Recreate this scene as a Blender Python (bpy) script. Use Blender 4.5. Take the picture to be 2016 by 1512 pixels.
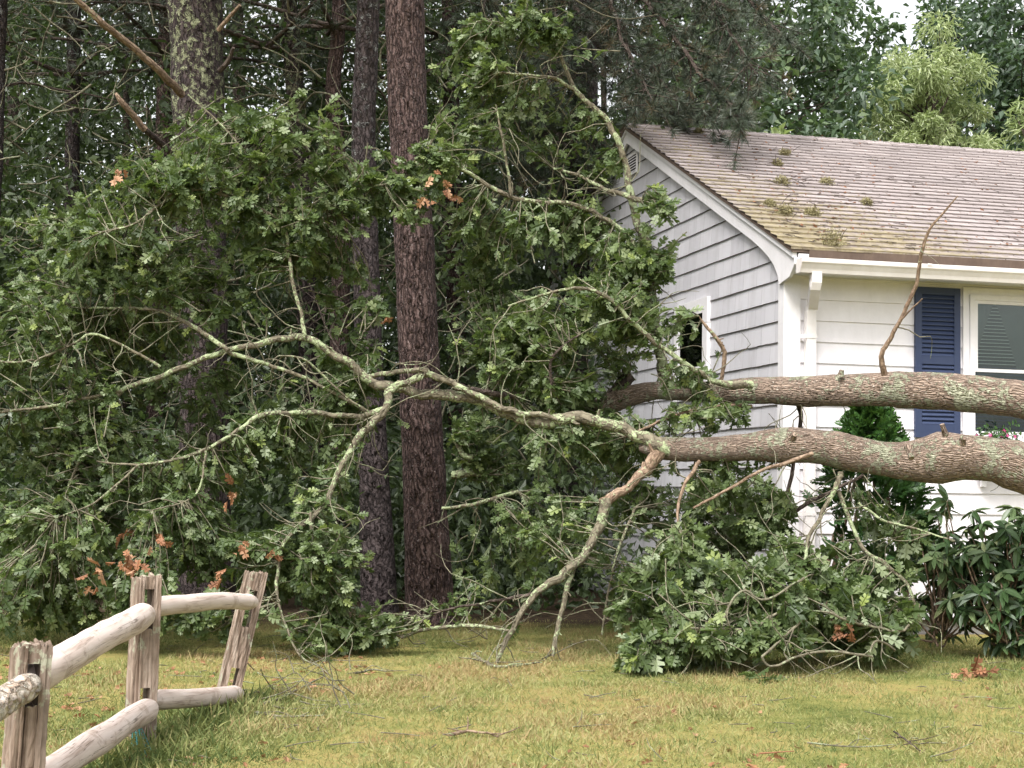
import bpy, math, random
import numpy as np
from mathutils import Vector, Matrix

for o in list(bpy.data.objects): bpy.data.objects.remove(o, do_unlink=True)
SC = bpy.context.scene
COL = SC.collection
rng = np.random.default_rng(7)
random.seed(7)

# ------------------------------------------------------------------ camera
FPX, CX, CY, HCAM = 3136.0, 1008.0, 756.0, 1.2
PITCH, ROLL = math.radians(3.6), math.radians(1.02)
CAM = np.array([0.0, 0.0, HCAM])
fw = np.array([0, math.cos(PITCH), math.sin(PITCH)])
up0 = np.array([0, -math.sin(PITCH), math.cos(PITCH)])
r0 = np.array([1.0, 0, 0])
rt = r0 * math.cos(ROLL) + up0 * math.sin(ROLL)
upv = up0 * math.cos(ROLL) - r0 * math.sin(ROLL)
cd = bpy.data.cameras.new('camera')
cam = bpy.data.objects.new('camera', cd); COL.objects.link(cam)
M = Matrix.Identity(4)
for i in range(3):
    M[i][0] = rt[i]; M[i][1] = upv[i]; M[i][2] = -fw[i]; M[i][3] = CAM[i]
cam.matrix_world = M
cd.sensor_width = 36.0; cd.sensor_fit = 'HORIZONTAL'
cd.lens = 36.0 * FPX / 2016.0
cd.clip_start = 0.1; cd.clip_end = 600
SC.camera = cam
SC.render.resolution_x = 1024; SC.render.resolution_y = 768

# ------------------------------------------------------------------ sky, sun, exposure
SUN_EL, SUN_AZ = math.radians(56), math.radians(205)   # azimuth the light comes from, clockwise from +Y
w = bpy.data.worlds.new("World"); SC.world = w; w.use_nodes = True
nt = w.node_tree; nt.nodes.clear()
sky = nt.nodes.new('ShaderNodeTexSky'); sky.sky_type = 'NISHITA'; sky.sun_disc = False
sky.sun_elevation = SUN_EL; sky.sun_rotation = SUN_AZ
sky.air_density = 1.0; sky.dust_density = 4.0; sky.ozone_density = 1.0
hsv = nt.nodes.new('ShaderNodeHueSaturation'); hsv.inputs['Saturation'].default_value = 0.12   # overcast: cloud-white sky
bg = nt.nodes.new('ShaderNodeBackground'); bg.inputs['Strength'].default_value = 0.12
wo = nt.nodes.new('ShaderNodeOutputWorld')
nt.links.new(sky.outputs[0], hsv.inputs['Color']); nt.links.new(hsv.outputs[0], bg.inputs['Color']); nt.links.new(bg.outputs[0], wo.inputs[0])
sl = bpy.data.lights.new('sun', 'SUN'); sl.energy = 1.5; sl.angle = math.radians(25); sl.color = (1.0, 0.96, 0.93)
so = bpy.data.objects.new('sun', sl); COL.objects.link(so)
sd = Vector((math.sin(SUN_AZ) * math.cos(SUN_EL), math.cos(SUN_AZ) * math.cos(SUN_EL), math.sin(SUN_EL)))
so.rotation_euler = sd.to_track_quat('Z', 'Y').to_euler()
SC.view_settings.view_transform = 'Standard'; SC.view_settings.look = 'None'
SC.view_settings.gamma = 1.0; SC.view_settings.exposure = 1.62
SC.cycles.max_bounces = 6; SC.cycles.diffuse_bounces = 3; SC.cycles.glossy_bounces = 2
SC.cycles.transmission_bounces = 4; SC.cycles.transparent_max_bounces = 8

# ------------------------------------------------------------------ helpers
def W(px, py, d):                       # photograph pixel at depth d (metres along the view axis) -> world point
    return CAM + d * (fw + rt * ((px - CX) / FPX) + upv * ((CY - py) / FPX))
def G(px, py, z=0.0):                   # where the ray through a pixel meets height z
    dr = fw + rt * ((px - CX) / FPX) + upv * ((CY - py) / FPX)
    return CAM + dr * ((z - HCAM) / dr[2])
def base_at(px, d):                     # ground point under pixel column px at depth d
    p = W(px, 950, d); p[2] = 0.0
    return p
def nrm(a):
    a = np.asarray(a, float); l = np.linalg.norm(a, axis=-1, keepdims=True)
    return a / np.maximum(l, 1e-9)

class MB:
    """collects shapes, then links them as ONE mesh object"""
    def __init__(s): s.V = []; s.n = 0; s.L = []; s.T = []; s.UV = []; s.tint = []; s.mi = []; s.sm = []
    def add(s, V, polys_flat, tot, uv=None, tint=0.5, mi=0, smooth=False):
        V = np.asarray(V, float).reshape(-1, 3); polys_flat = np.asarray(polys_flat, np.int64).ravel()
        tot = np.asarray(tot, np.int64).ravel()
        s.V.append(V); s.L.append(polys_flat + s.n); s.T.append(tot)
        s.UV.append(np.zeros((len(polys_flat), 2)) if uv is None else np.asarray(uv, float))
        s.tint.append(np.broadcast_to(np.asarray(tint, float), (len(V),)).copy())
        s.mi.append(np.full(len(tot), mi)); s.sm.append(np.full(len(tot), smooth))
        s.n += len(V)
    def absorb(s, t, mi):
        for V, L, T, U, ti, m in zip(t.V, t.L, t.T, t.UV, t.tint, t.sm):
            s.V.append(V); s.L.append(L + s.n); s.T.append(T); s.UV.append(U); s.tint.append(ti); s.mi.append(np.full(len(T), mi)); s.sm.append(m)
        s.n += t.n
    def box(s, a, b, mi=0, tint=0.5):
        x0, y0, z0 = a; x1, y1, z1 = b
        V = [(x0,y0,z0),(x1,y0,z0),(x1,y1,z0),(x0,y1,z0),(x0,y0,z1),(x1,y0,z1),(x1,y1,z1),(x0,y1,z1)]
        F = [(0,3,2,1),(4,5,6,7),(0,1,5,4),(1,2,6,5),(2,3,7,6),(3,0,4,7)]
        s.add(V, F, [4]*6, mi=mi, tint=tint)
    def prism(s, prof, axis, lo, hi, mi=0):
        """profile of 2-D points extruded along an axis; prof coords fill the other two axes in order"""
        n = len(prof); V = []
        for t in (lo, hi):
            for p in prof:
                q = [0, 0, 0]; k = [i for i in range(3) if i != axis]
                q[axis] = t; q[k[0]] = p[0]; q[k[1]] = p[1]; V.append(q)
        F = []; T = []
        for i in range(n):
            j = (i + 1) % n; F += [i, j, n + j, n + i]; T.append(4)
        F += list(range(n))[::-1]; T.append(n); F += list(range(n, 2*n)); T.append(n)
        s.add(V, F, T, mi=mi)
    def build(s, name, mat, parent=None, origin=None, local=False, kind=None):
        me = bpy.data.meshes.new(name)
        V = np.concatenate(s.V); L = np.concatenate(s.L); T = np.concatenate(s.T)
        if parent is not None: org = ORG.get(parent.name, np.zeros(3))
        elif origin is not None: org = np.asarray(origin, float)
        else: org = np.array([(V[:,0].min()+V[:,0].max())/2, (V[:,1].min()+V[:,1].max())/2, V[:,2].min()])
        if local: org = np.zeros(3)
        V = V - org
        me.vertices.add(len(V)); me.vertices.foreach_set('co', V.astype(np.float32).ravel())
        me.loops.add(len(L)); me.loops.foreach_set('vertex_index', L.astype(np.int32))
        me.polygons.add(len(T)); st = np.concatenate([[0], np.cumsum(T)[:-1]])
        me.polygons.foreach_set('loop_start', st.astype(np.int32))
        me.polygons.foreach_set('material_index', np.concatenate(s.mi).astype(np.int32))
        me.polygons.foreach_set('use_smooth', np.concatenate(s.sm).astype(bool))
        uv = me.uv_layers.new(name='UVMap'); uv.data.foreach_set('uv', np.concatenate(s.UV).astype(np.float32).ravel())
        at = me.attributes.new('tint', 'FLOAT', 'POINT'); at.data.foreach_set('value', np.concatenate(s.tint).astype(np.float32))
        me.update(calc_edges=True); me.validate()
        for m in (mat if isinstance(mat, (list, tuple)) else [mat]): me.materials.append(m)
        o = bpy.data.objects.new(name, me); COL.objects.link(o)
        if parent is not None: o.parent = parent
        else: o.location = org
        ORG[o.name] = org if not local else np.zeros(3)
        if kind: o['kind'] = kind
        return o
ORG = {}
def thing(name, label, cat, loc=(0, 0, 0), rz=0.0, group=None, local=False):
    o = bpy.data.objects.new(name, None); COL.objects.link(o); o.empty_display_size = 0.1
    o.location = loc; o.rotation_euler = (0, 0, rz); o['label'] = label; o['category'] = cat
    if group: o['group'] = group
    ORG[o.name] = np.zeros(3) if local else np.asarray(loc, float)
    return o
def tag(o, label, cat, group=None):
    o['label'] = label; o['category'] = cat
    if group: o['group'] = group
    return o

def smooth_path(P, R, step=0.05, jitter=0.0, rg=rng):
    P = np.asarray(P, float); R = np.asarray(R, float)
    if len(P) == 2:
        P = np.array([P[0], P[0]*2/3+P[1]/3, P[0]/3+P[1]*2/3, P[1]]); R = np.interp([0, 1/3, 2/3, 1], [0, 1], R)
    Q = np.vstack([2*P[0]-P[1], P, 2*P[-1]-P[-2]])
    out = []; rr = []
    for i in range(1, len(Q)-2):
        p0, p1, p2, p3 = Q[i-1], Q[i], Q[i+1], Q[i+2]
        n = max(2, int(np.linalg.norm(p2-p1)/step)); t = np.linspace(0, 1, n, endpoint=False)[:, None]
        out.append(0.5*((2*p1)+(-p0+p2)*t+(2*p0-5*p1+4*p2-p3)*t*t+(-p0+3*p1-3*p2+p3)*t**3))
        rr.append(R[i-1]+(R[i]-R[i-1])*t[:, 0])
    out.append(P[-1:]); rr.append(R[-1:])
    out = np.vstack(out); rr = np.concatenate(rr)
    if jitter > 0:
        j = rg.normal(size=out.shape)
        j = (j + np.roll(j, 1, 0) + np.roll(j, -1, 0))/1.7
        out[1:-1] += (j*jitter*np.minimum(rr, 0.03)[:, None]/0.03)[1:-1]
    return out, rr

def snoise(P, f, seed=0, oct=3):        # cheap smooth noise from sines, about -1..1
    r = np.random.default_rng(abs(int(seed))); out = np.zeros(len(P)); a = 1.0; tot = 0
    for k in range(oct):
        for _ in range(4):
            d = nrm(r.normal(size=3))*f*(0.7+0.6*r.random()); out += a*np.sin(P@d + r.random()*6.28)
            tot += a*0.5
        f *= 2.1; a *= 0.55
    return out/tot/1.4

def tube(mb, P, R, seg=8, bump=0.0, bf=12.0, tint=0.5, mi=0, cap=True, seed=1):
    P = np.asarray(P, float); R = np.asarray(R, float); n = len(P)
    T = nrm(np.gradient(P, axis=0))
    ref = np.array([0.0, 0.0, 1.0]) if abs(T[0][2]) < 0.8 else np.array([0.0, -1.0, 0.0])
    N = np.zeros_like(P); a = ref - T[0]*(ref@T[0]); N[0] = a/np.linalg.norm(a)
    for i in range(1, n):
        a = N[i-1] - T[i]*(N[i-1]@T[i]); N[i] = a/max(1e-9, np.linalg.norm(a))
    B = np.cross(T, N)
    ang = np.linspace(0, 2*math.pi, seg, endpoint=False)
    ca, sa = np.cos(ang), np.sin(ang)
    dirs = N[:, None, :]*ca[None, :, None] + B[:, None, :]*sa[None, :, None]
    rad = np.repeat(R[:, None], seg, 1)
    if bump > 0:
        q = (P[:, None, :] + dirs*R[:, None, None]).reshape(-1, 3)
        rad = rad*(1 + bump*snoise(q, bf, seed).reshape(n, seg))
    V = (P[:, None, :] + dirs*rad[..., None]).reshape(-1, 3)
    i, j = np.meshgrid(np.arange(n-1), np.arange(seg), indexing='ij'); j2 = (j+1) % seg
    F = np.stack([i*seg+j, i*seg+j2, (i+1)*seg+j2, (i+1)*seg+j], -1).reshape(-1, 4)[:, ::-1]
    ln = np.concatenate([[0], np.cumsum(np.linalg.norm(np.diff(P, axis=0), axis=1))])
    rm = float(np.mean(R))
    u0 = ang*rm; u1 = (ang + 2*math.pi/seg)*rm
    U = np.stack([np.stack([u0[j], ln[i]], -1), np.stack([u1[j], ln[i]], -1), np.stack([u1[j], ln[i+1]], -1), np.stack([u0[j], ln[i+1]], -1)], 2).reshape(-1, 4, 2)[:, ::-1]
    mb.add(V, F, np.full(len(F), 4), uv=U.reshape(-1, 2), tint=tint, mi=mi, smooth=True)
    if cap:
        mb.add(V[-seg:], np.arange(seg), [seg], tint=tint, mi=mi)
        mb.add(V[:seg], np.arange(seg)[::-1], [seg], tint=tint, mi=mi)

# leaf shapes: (verts u,v,absfold) and polygons
def oak_template():
    sin_ = [(0.14, 0.035), (0.38, 0.045), (0.62, 0.05), (0.83, 0.05)]
    lob = [((0.24, 0.17), (0.36, 0.24)), ((0.50, 0.30), (0.64, 0.33)), ((0.76, 0.24), (0.92, 0.22))]
    V = [(-0.16, 0.0), (0.05, 0.0), (1.0, 0.0)]; F = []
    for sgn in (1, -1):
        b = len(V); V += [(u, v*sgn) for u, v in sin_]
        t = len(V)
        for A, Bq in lob: V += [(A[0], A[1]*sgn), (Bq[0], Bq[1]*sgn)]
        F.append([1] + [b+k for k in range(4)] + [2] if sgn < 0 else ([1] + [b+k for k in range(4)] + [2])[::-1])
        for k in range(3):
            q = [b+k, t+2*k, t+2*k+1, b+k+1]; F.append(q if sgn < 0 else q[::-1])
    V += [(-0.16, 0.012)]; F.append([0, 1, len(V)-1])
    return np.array(V), F
def oval_template(wd=0.16):
    us = [0, 0.25, 0.55, 0.82]; V = [(0, 0), (1, 0)]; F = []
    ws = [0.02, wd*0.85, wd, wd*0.6]
    for sgn in (1, -1):
        b = len(V); V += [(us[k], ws[k]*sgn) for k in (1, 2, 3)]
        q = [0, b, b+1, b+2, 1]; F.append(q if sgn < 0 else q[::-1])
    return np.array(V), F
def diamond_template(wd=0.28):
    return np.array([(0, 0), (0.5, wd), (1, 0), (0.5, -wd)]), [[0, 3, 2], [0, 2, 1]]
def needle_template(wd=0.026):
    return np.array([(0, wd), (0, -wd), (1, 0)]), [[0, 1, 2]]
def leaves(mb, tpl, base, axis, normal, size, tint, fold=0.25, droop=0.25, mi=0):
    TV, TF = tpl; N = len(base)
    if N == 0: return
    a = nrm(axis); n = normal - a*np.sum(normal*a, 1, keepdims=True); n = nrm(n); b = np.cross(n, a)
    u, v = TV[:, 0], TV[:, 1]
    h = np.abs(v)*fold
    size = np.broadcast_to(np.asarray(size, float), (N,)); fo = np.asarray(fold)
    hh = h[None, :] - droop*(np.maximum(u, 0)**2)[None, :]*(0.5+rng.random((N, 1)))
    V = base[:, None, :] + size[:, None, None]*(a[:, None, :]*u[None, :, None] + b[:, None, :]*v[None, :, None] + n[:, None, :]*hh[..., None])
    m = len(TV); off = (np.arange(N)*m)
    fl = np.concatenate([np.asarray(f) for f in TF]); tot = np.array([len(f) for f in TF])
    L = (off[:, None] + fl[None, :]).ravel(); T = np.tile(tot, N)
    tt = np.repeat(np.broadcast_to(np.asarray(tint, float), (N,)), m)
    mb.add(V.reshape(-1, 3), L, T, tint=tt, mi=mi)
OAK, OVAL, RHODO, DIA, NEED = oak_template(), oval_template(0.2), oval_template(0.175), diamond_template(), needle_template()

# ------------------------------------------------------------------ materials
def mat(name):
    m = bpy.data.materials.new(name); m.use_nodes = True
    n = m.node_tree; n.nodes.clear()
    out = n.nodes.new('ShaderNodeOutputMaterial'); bs = n.nodes.new('ShaderNodeBsdfPrincipled')
    n.links.new(bs.outputs[0], out.inputs[0])
    return m, n, bs, out
def ramp(n, fac, stops, interp='LINEAR'):
    r = n.nodes.new('ShaderNodeValToRGB'); r.color_ramp.interpolation = interp
    e = r.color_ramp.elements
    while len(e) < len(stops): e.new(0.5)
    for k, (p, c) in enumerate(stops):
        e[k].position = p; e[k].color = (*c, 1) if len(c) == 3 else c
    n.links.new(fac, r.inputs[0]); return r.outputs[0]
def coord(n, kind='Object', scale=(1, 1, 1)):
    t = n.nodes.new('ShaderNodeTexCoord'); mp = n.nodes.new('ShaderNodeMapping'); mp.inputs['Scale'].default_value = scale
    n.links.new(t.outputs[kind], mp.inputs[0]); return mp.outputs[0]
def noise(n, vec, scale, detail=4, rough=0.55, dist=0.0):
    t = n.nodes.new('ShaderNodeTexNoise'); t.inputs['Scale'].default_value = scale; t.inputs['Detail'].default_value = detail
    t.inputs['Roughness'].default_value = rough; t.inputs['Distortion'].default_value = dist
    n.links.new(vec, t.inputs['Vector']); return t.outputs['Fac']
def voro(n, vec, scale, feature='F1', rnd=1.0):
    t = n.nodes.new('ShaderNodeTexVoronoi'); t.feature = feature; t.inputs['Scale'].default_value = scale
    t.inputs['Randomness'].default_value = rnd
    n.links.new(vec, t.inputs['Vector']); return t
def mix(n, fac, a, b, blend='MIX'):
    x = n.nodes.new('ShaderNodeMix'); x.data_type = 'RGBA'; x.blend_type = blend
    for s, v in ((x.inputs[0], fac), (x.inputs[6], a), (x.inputs[7], b)):
        if hasattr(v, 'links') or hasattr(v, 'is_linked'): n.links.new(v, s)
        else: s.default_value = v if isinstance(v, (int, float)) else ((*v, 1) if len(v) == 3 else v)
    return x.outputs[2]
def mth(n, op, a, b=0.0, clamp=False):
    x = n.nodes.new('ShaderNodeMath'); x.operation = op; x.use_clamp = clamp
    for s, v in ((x.inputs[0], a), (x.inputs[1], b)):
        if hasattr(v, 'is_linked'): n.links.new(v, s)
        else: s.default_value = v
    return x.outputs[0]
def bump(n, bs, h, strength=0.5, dist=0.02):
    b = n.nodes.new('ShaderNodeBump'); b.inputs['Strength'].default_value = strength; b.inputs['Distance'].default_value = dist
    n.links.new(h, b.inputs['Height']); n.links.new(b.outputs[0], bs.inputs['Normal'])
def tintfac(n):
    a = n.nodes.new('ShaderNodeAttribute'); a.attribute_name = 'tint'; return a.outputs['Fac']

def leaf_mat(name, stops, rough=0.42, trans=0.3, spec=0.5, tcol=(0.12, 0.22, 0.03)):
    m, n, bs, out = mat(name)
    c = ramp(n, tintfac(n), stops)
    ns = noise(n, coord(n), 9.0, 2)
    c = mix(n, mth(n, 'MULTIPLY', ns, 0.2), c, (0.03, 0.05, 0.01))
    n.links.new(c, bs.inputs['Base Color']); bs.inputs['Roughness'].default_value = rough
    bs.inputs['Specular IOR Level'].default_value = spec
    tr = n.nodes.new('ShaderNodeBsdfTranslucent')
    tc = mix(n, 0.5, c, tcol); n.links.new(tc, tr.inputs[0])
    ms = n.nodes.new('ShaderNodeMixShader'); ms.inputs[0].default_value = trans
    n.links.new(bs.outputs[0], ms.inputs[1]); n.links.new(tr.outputs[0], ms.inputs[2]); n.links.new(ms.outputs[0], out.inputs[0])
    return m
M_OAK = leaf_mat('oak_leaf', rough=0.5, trans=0.38, stops= [(0.0, (0.042, 0.070, 0.022)), (0.45, (0.095, 0.140, 0.045)), (0.8, (0.165, 0.215, 0.085)), (0.90, (0.29, 0.34, 0.21)), (1.0, (0.26, 0.32, 0.08))], tcol=(0.16, 0.24, 0.03))
M_FAR = leaf_mat('far_leaf', [(0.0, (0.045, 0.075, 0.05)), (0.6, (0.085, 0.13, 0.075)), (1.0, (0.15, 0.21, 0.085))])
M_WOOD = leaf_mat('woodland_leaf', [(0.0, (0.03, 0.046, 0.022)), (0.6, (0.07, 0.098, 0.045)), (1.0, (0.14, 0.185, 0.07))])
M_LIME = leaf_mat('lime_leaf', [(0.0, (0.26, 0.33, 0.14)), (0.6, (0.42, 0.49, 0.25)), (1.0, (0.58, 0.62, 0.38))], trans=0.4, tcol=(0.3, 0.4, 0.08))
M_NEEDLE = leaf_mat('pine_needle', [(0.0, (0.03, 0.045, 0.032)), (0.6, (0.07, 0.09, 0.062)), (0.85, (0.12, 0.135, 0.10)), (1.0, (0.16, 0.11, 0.06))], trans=0.1, tcol=(0.05, 0.08, 0.03))
M_RHODO = leaf_mat('rhododendron_leaf', [(0.0, (0.03, 0.06, 0.025)), (0.5, (0.06, 0.11, 0.04)), (0.8, (0.14, 0.20, 0.09)), (1.0, (0.27, 0.31, 0.15))], rough=0.33, trans=0.15)
M_THUJA = leaf_mat('thuja_spray', [(0.0, (0.012, 0.03, 0.012)), (0.5, (0.03, 0.085, 0.02)), (1.0, (0.07, 0.16, 0.03))], trans=0.2)
M_DEAD = leaf_mat('dead_leaf', [(0.0, (0.17, 0.07, 0.035)), (0.6, (0.34, 0.15, 0.075)), (1.0, (0.45, 0.27, 0.16))], rough=0.7, trans=0.2, tcol=(0.4, 0.2, 0.08))
M_PETAL = leaf_mat('pink_petal', [(0.0, (0.55, 0.03, 0.20)), (1.0, (0.75, 0.10, 0.35))], rough=0.6, trans=0.3, tcol=(0.7, 0.1, 0.3))
M_GRASS = leaf_mat('grass_blade', [(0.0, (0.065, 0.10, 0.03)), (0.25, (0.15, 0.195, 0.065)), (0.5, (0.27, 0.29, 0.105)), (0.75, (0.38, 0.355, 0.165)), (1.0, (0.36, 0.26, 0.13))], rough=0.7, trans=0.3, spec=0.2, tcol=(0.25, 0.25, 0.05))

def bark_mat(name, c_deep, c_mid, c_hi, lichen, lich_amt, plate=(9.0, 2.6), bstr=0.9, bdist=0.02, lsc=7.0, crust=None, zfade=None):
    """ridged bark on (around, along) coordinates, with lichen patches of their own shape"""
    m, n, bs, out = mat(name)
    uv = coord(n, 'UV', (1, 1, 1)); ob = coord(n, 'Object')
    st = coord(n, 'UV', (plate[0], plate[1], 1))
    wob = n.nodes.new('ShaderNodeVectorMath'); wob.operation = 'MULTIPLY_ADD'
    nn = n.nodes.new('ShaderNodeTexNoise'); nn.inputs['Scale'].default_value = 9.0; nn.inputs['Detail'].default_value = 5
    n.links.new(ob, nn.inputs['Vector']); n.links.new(nn.outputs['Color'], wob.inputs[0])
    wob.inputs[1].default_value = (1.5, 1.5, 1.5); n.links.new(st, wob.inputs[2])
    v = voro(n, wob.outputs[0], 1.6, 'DISTANCE_TO_EDGE'); v2 = voro(n, wob.outputs[0], 1.6, 'F1')
    fine = noise(n, coord(n, 'UV', (90, 22, 1)), 1.0, 6, 0.65)
    edge = ramp(n, v.outputs['Distance'], [(0.0, (0, 0, 0)), (0.16, (0.6, 0.6, 0.6)), (0.4, (1, 1, 1))])
    h = mth(n, 'ADD', mth(n, 'MULTIPLY', edge, 0.75), mth(n, 'MULTIPLY', fine, 0.5))
    c = ramp(n, h, [(0.1, c_deep), (0.55, c_mid), (1.1, c_hi)])
    rv = n.nodes.new('ShaderNodeSeparateColor'); n.links.new(v2.outputs['Color'], rv.inputs[0])
    c = mix(n, mth(n, 'MULTIPLY', rv.outputs[0], 0.5), c, c_hi)
    big = noise(n, ob, lsc, 5, 0.62, 0.4); sm = noise(n, ob, lsc*7, 4, 0.6)
    lm = mth(n, 'ADD', mth(n, 'MULTIPLY', big, 0.7), mth(n, 'MULTIPLY', sm, 0.42))
    if zfade:
        sz = n.nodes.new('ShaderNodeSeparateXYZ'); n.links.new(ob, sz.inputs[0]); mr = n.nodes.new('ShaderNodeMapRange'); n.links.new(sz.outputs[2], mr.inputs[0])
        mr.inputs[1].default_value, mr.inputs[2].default_value = zfade; mr.inputs[3].default_value = -0.14; mr.inputs[4].default_value = 0.0
        lm = mth(n, 'ADD', lm, mr.outputs[0])
    t = 0.76 - 0.32*lich_amt
    mask = ramp(n, lm, [(t-0.015, (0, 0, 0)), (t+0.02, (1, 1, 1))])
    lc = ramp(n, noise(n, ob, 30.0, 3), [(0.3, lichen[0]), (0.7, lichen[1])])
    c = mix(n, mask, c, lc)
    if crust is not None:
        m2 = ramp(n, noise(n, ob, 55.0, 3, 0.6), [(0.62, (0, 0, 0)), (0.66, (1, 1, 1))])
        c = mix(n, mth(n, 'MULTIPLY', m2, 0.7), c, crust)
    n.links.new(c, bs.inputs['Base Color']); bs.inputs['Roughness'].default_value = 0.85
    bs.inputs['Specular IOR Level'].default_value = 0.25
    hh = mth(n, 'ADD', h, mth(n, 'MULTIPLY', mask, mth(n, 'MULTIPLY', sm, 0.9)))
    bump(n, bs, hh, bstr, bdist)
    return m
LICH = ((0.20, 0.25, 0.13), (0.40, 0.43, 0.27))
M_PINE = bark_mat('red_pine_bark', (0.005, 0.0035, 0.0035), (0.034, 0.018, 0.0155), (0.135, 0.09, 0.08), ((0.22, 0.22, 0.19), (0.34, 0.34, 0.30)), 0.10, (24, 5.5), 1.0, 0.03, 9.0, crust=(0.24, 0.20, 0.19))
M_PINEL = bark_mat('lichened_pine_bark', (0.008, 0.006, 0.006), (0.030, 0.021, 0.020), (0.08, 0.06, 0.057), ((0.20, 0.22, 0.12), (0.40, 0.41, 0.26)), 0.53, (20, 6), 1.0, 0.03, 15.0, zfade=(2.2, 4.6))
M_PINEG = bark_mat('grey_pine_bark', (0.010, 0.008, 0.008), (0.036, 0.026, 0.026), (0.09, 0.07, 0.068), ((0.20, 0.20, 0.19), (0.36, 0.36, 0.34)), 0.38, (19, 7), 1.0, 0.03, 14.0, zfade=(2.8, 4.3))
M_TRUNK = bark_mat('oak_trunk_bark', (0.055, 0.038, 0.029), (0.19, 0.137, 0.103), (0.35, 0.265, 0.205), ((0.21, 0.215, 0.14), (0.40, 0.40, 0.29)), 0.49, (40, 9), 1.0, 0.02, 5.0, crust=(0.46, 0.42, 0.36))
M_LIMB = bark_mat('lichened_limb_bark', (0.03, 0.025, 0.018), (0.105, 0.088, 0.06), (0.185, 0.162, 0.112), ((0.19, 0.235, 0.12), (0.36, 0.40, 0.24)), 0.56, (22, 8), 0.7, 0.01, 9.0)
M_TWIG = bark_mat('twig_bark', (0.035, 0.028, 0.02), (0.115, 0.10, 0.068), (0.19, 0.175, 0.12), ((0.15, 0.175, 0.10), (0.27, 0.30, 0.19)), 0.45, (25, 8), 0.3, 0.004, 14.0)
M_BROWN = bark_mat('bare_brown_bark', (0.05, 0.03, 0.02), (0.16, 0.105, 0.07), (0.30, 0.22, 0.155), LICH, 0.22, (24, 9), 0.7, 0.008, 6.0)
M_DARKB = bark_mat('dark_bark', (0.012, 0.009, 0.008), (0.05, 0.035, 0.028), (0.11, 0.085, 0.07), LICH, 0.16, (20, 6), 0.8, 0.015, 7.0)

def paint_mat(name, col, rough=0.5, dirt=0.08, dirtcol=(0.25, 0.24, 0.2), cut=None):
    m, n, bs, out = mat(name)
    ob = coord(n)
    a = noise(n, coord(n, 'Object', (3, 3, 0.7)), 2.0, 6, 0.65); b = noise(n, ob, 22.0, 3)
    f = ramp(n, mth(n, 'ADD', mth(n, 'MULTIPLY', a, 0.75), mth(n, 'MULTIPLY', b, 0.25)), [(0.42, (0, 0, 0)), (0.75, (1, 1, 1))])
    c = mix(n, mth(n, 'MULTIPLY', f, dirt), col, dirtcol)
    n.links.new(c, bs.inputs['Base Color']); bs.inputs['Roughness'].default_value = rough
    bs.inputs['Specular IOR Level'].default_value = 0.35
    bump(n, bs, noise(n, ob, 60.0, 3), 0.15, 0.003)
    return m
M_WHITE = paint_mat('white_clapboard_paint', (0.80, 0.77, 0.79), 0.45, 0.22, (0.36, 0.35, 0.32))
M_TRIM = paint_mat('white_trim_paint', (0.76, 0.74, 0.75), 0.45, 0.22)
M_GUTTER = paint_mat('gutter_enamel', (0.76, 0.72, 0.70), 0.35, 0.22, (0.35, 0.25, 0.17))
M_NAVY = paint_mat('navy_paint', (0.030, 0.044, 0.095), 0.5, 0.12, (0.10, 0.12, 0.16))
M_BUTT_SHADOW = paint_mat('grimy_butt_shadow_line', (0.055, 0.043, 0.038), 0.9, 0.3, (0.12, 0.10, 0.09))  # dark grimy shake butts, with the gap shadow under each course painted in
M_SOFFIT = paint_mat('soffit_paint', (0.66, 0.65, 0.62), 0.6, 0.15)
M_CONC = paint_mat('foundation_concrete', (0.25, 0.24, 0.23), 0.9, 0.5)
M_BLIND = paint_mat('blind_slat', (0.42, 0.44, 0.42), 0.5, 0.05)
M_CURT = paint_mat('lace_curtain', (0.17, 0.185, 0.18), 0.9, 0.15)
_n = M_CURT.node_tree; _t = _n.nodes.new('ShaderNodeBsdfTransparent'); _m = _n.nodes.new('ShaderNodeMixShader'); _m.inputs[0].default_value = 0.72
_o = [x for x in _n.nodes if x.type == 'OUTPUT_MATERIAL'][0]; _p = [x for x in _n.nodes if x.type == 'BSDF_PRINCIPLED'][0]
_n.links.new(_t.outputs[0], _m.inputs[1]); _n.links.new(_p.outputs[0], _m.inputs[2]); _n.links.new(_m.outputs[0], _o.inputs[0])
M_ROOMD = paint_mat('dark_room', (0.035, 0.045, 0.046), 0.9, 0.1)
M_VENT = paint_mat('vent_dark', (0.018, 0.016, 0.016), 0.9, 0.1)
M_EDGE = paint_mat('drip_edge_brown', (0.10, 0.07, 0.055), 0.7, 0.5, (0.22, 0.16, 0.12))

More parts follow.
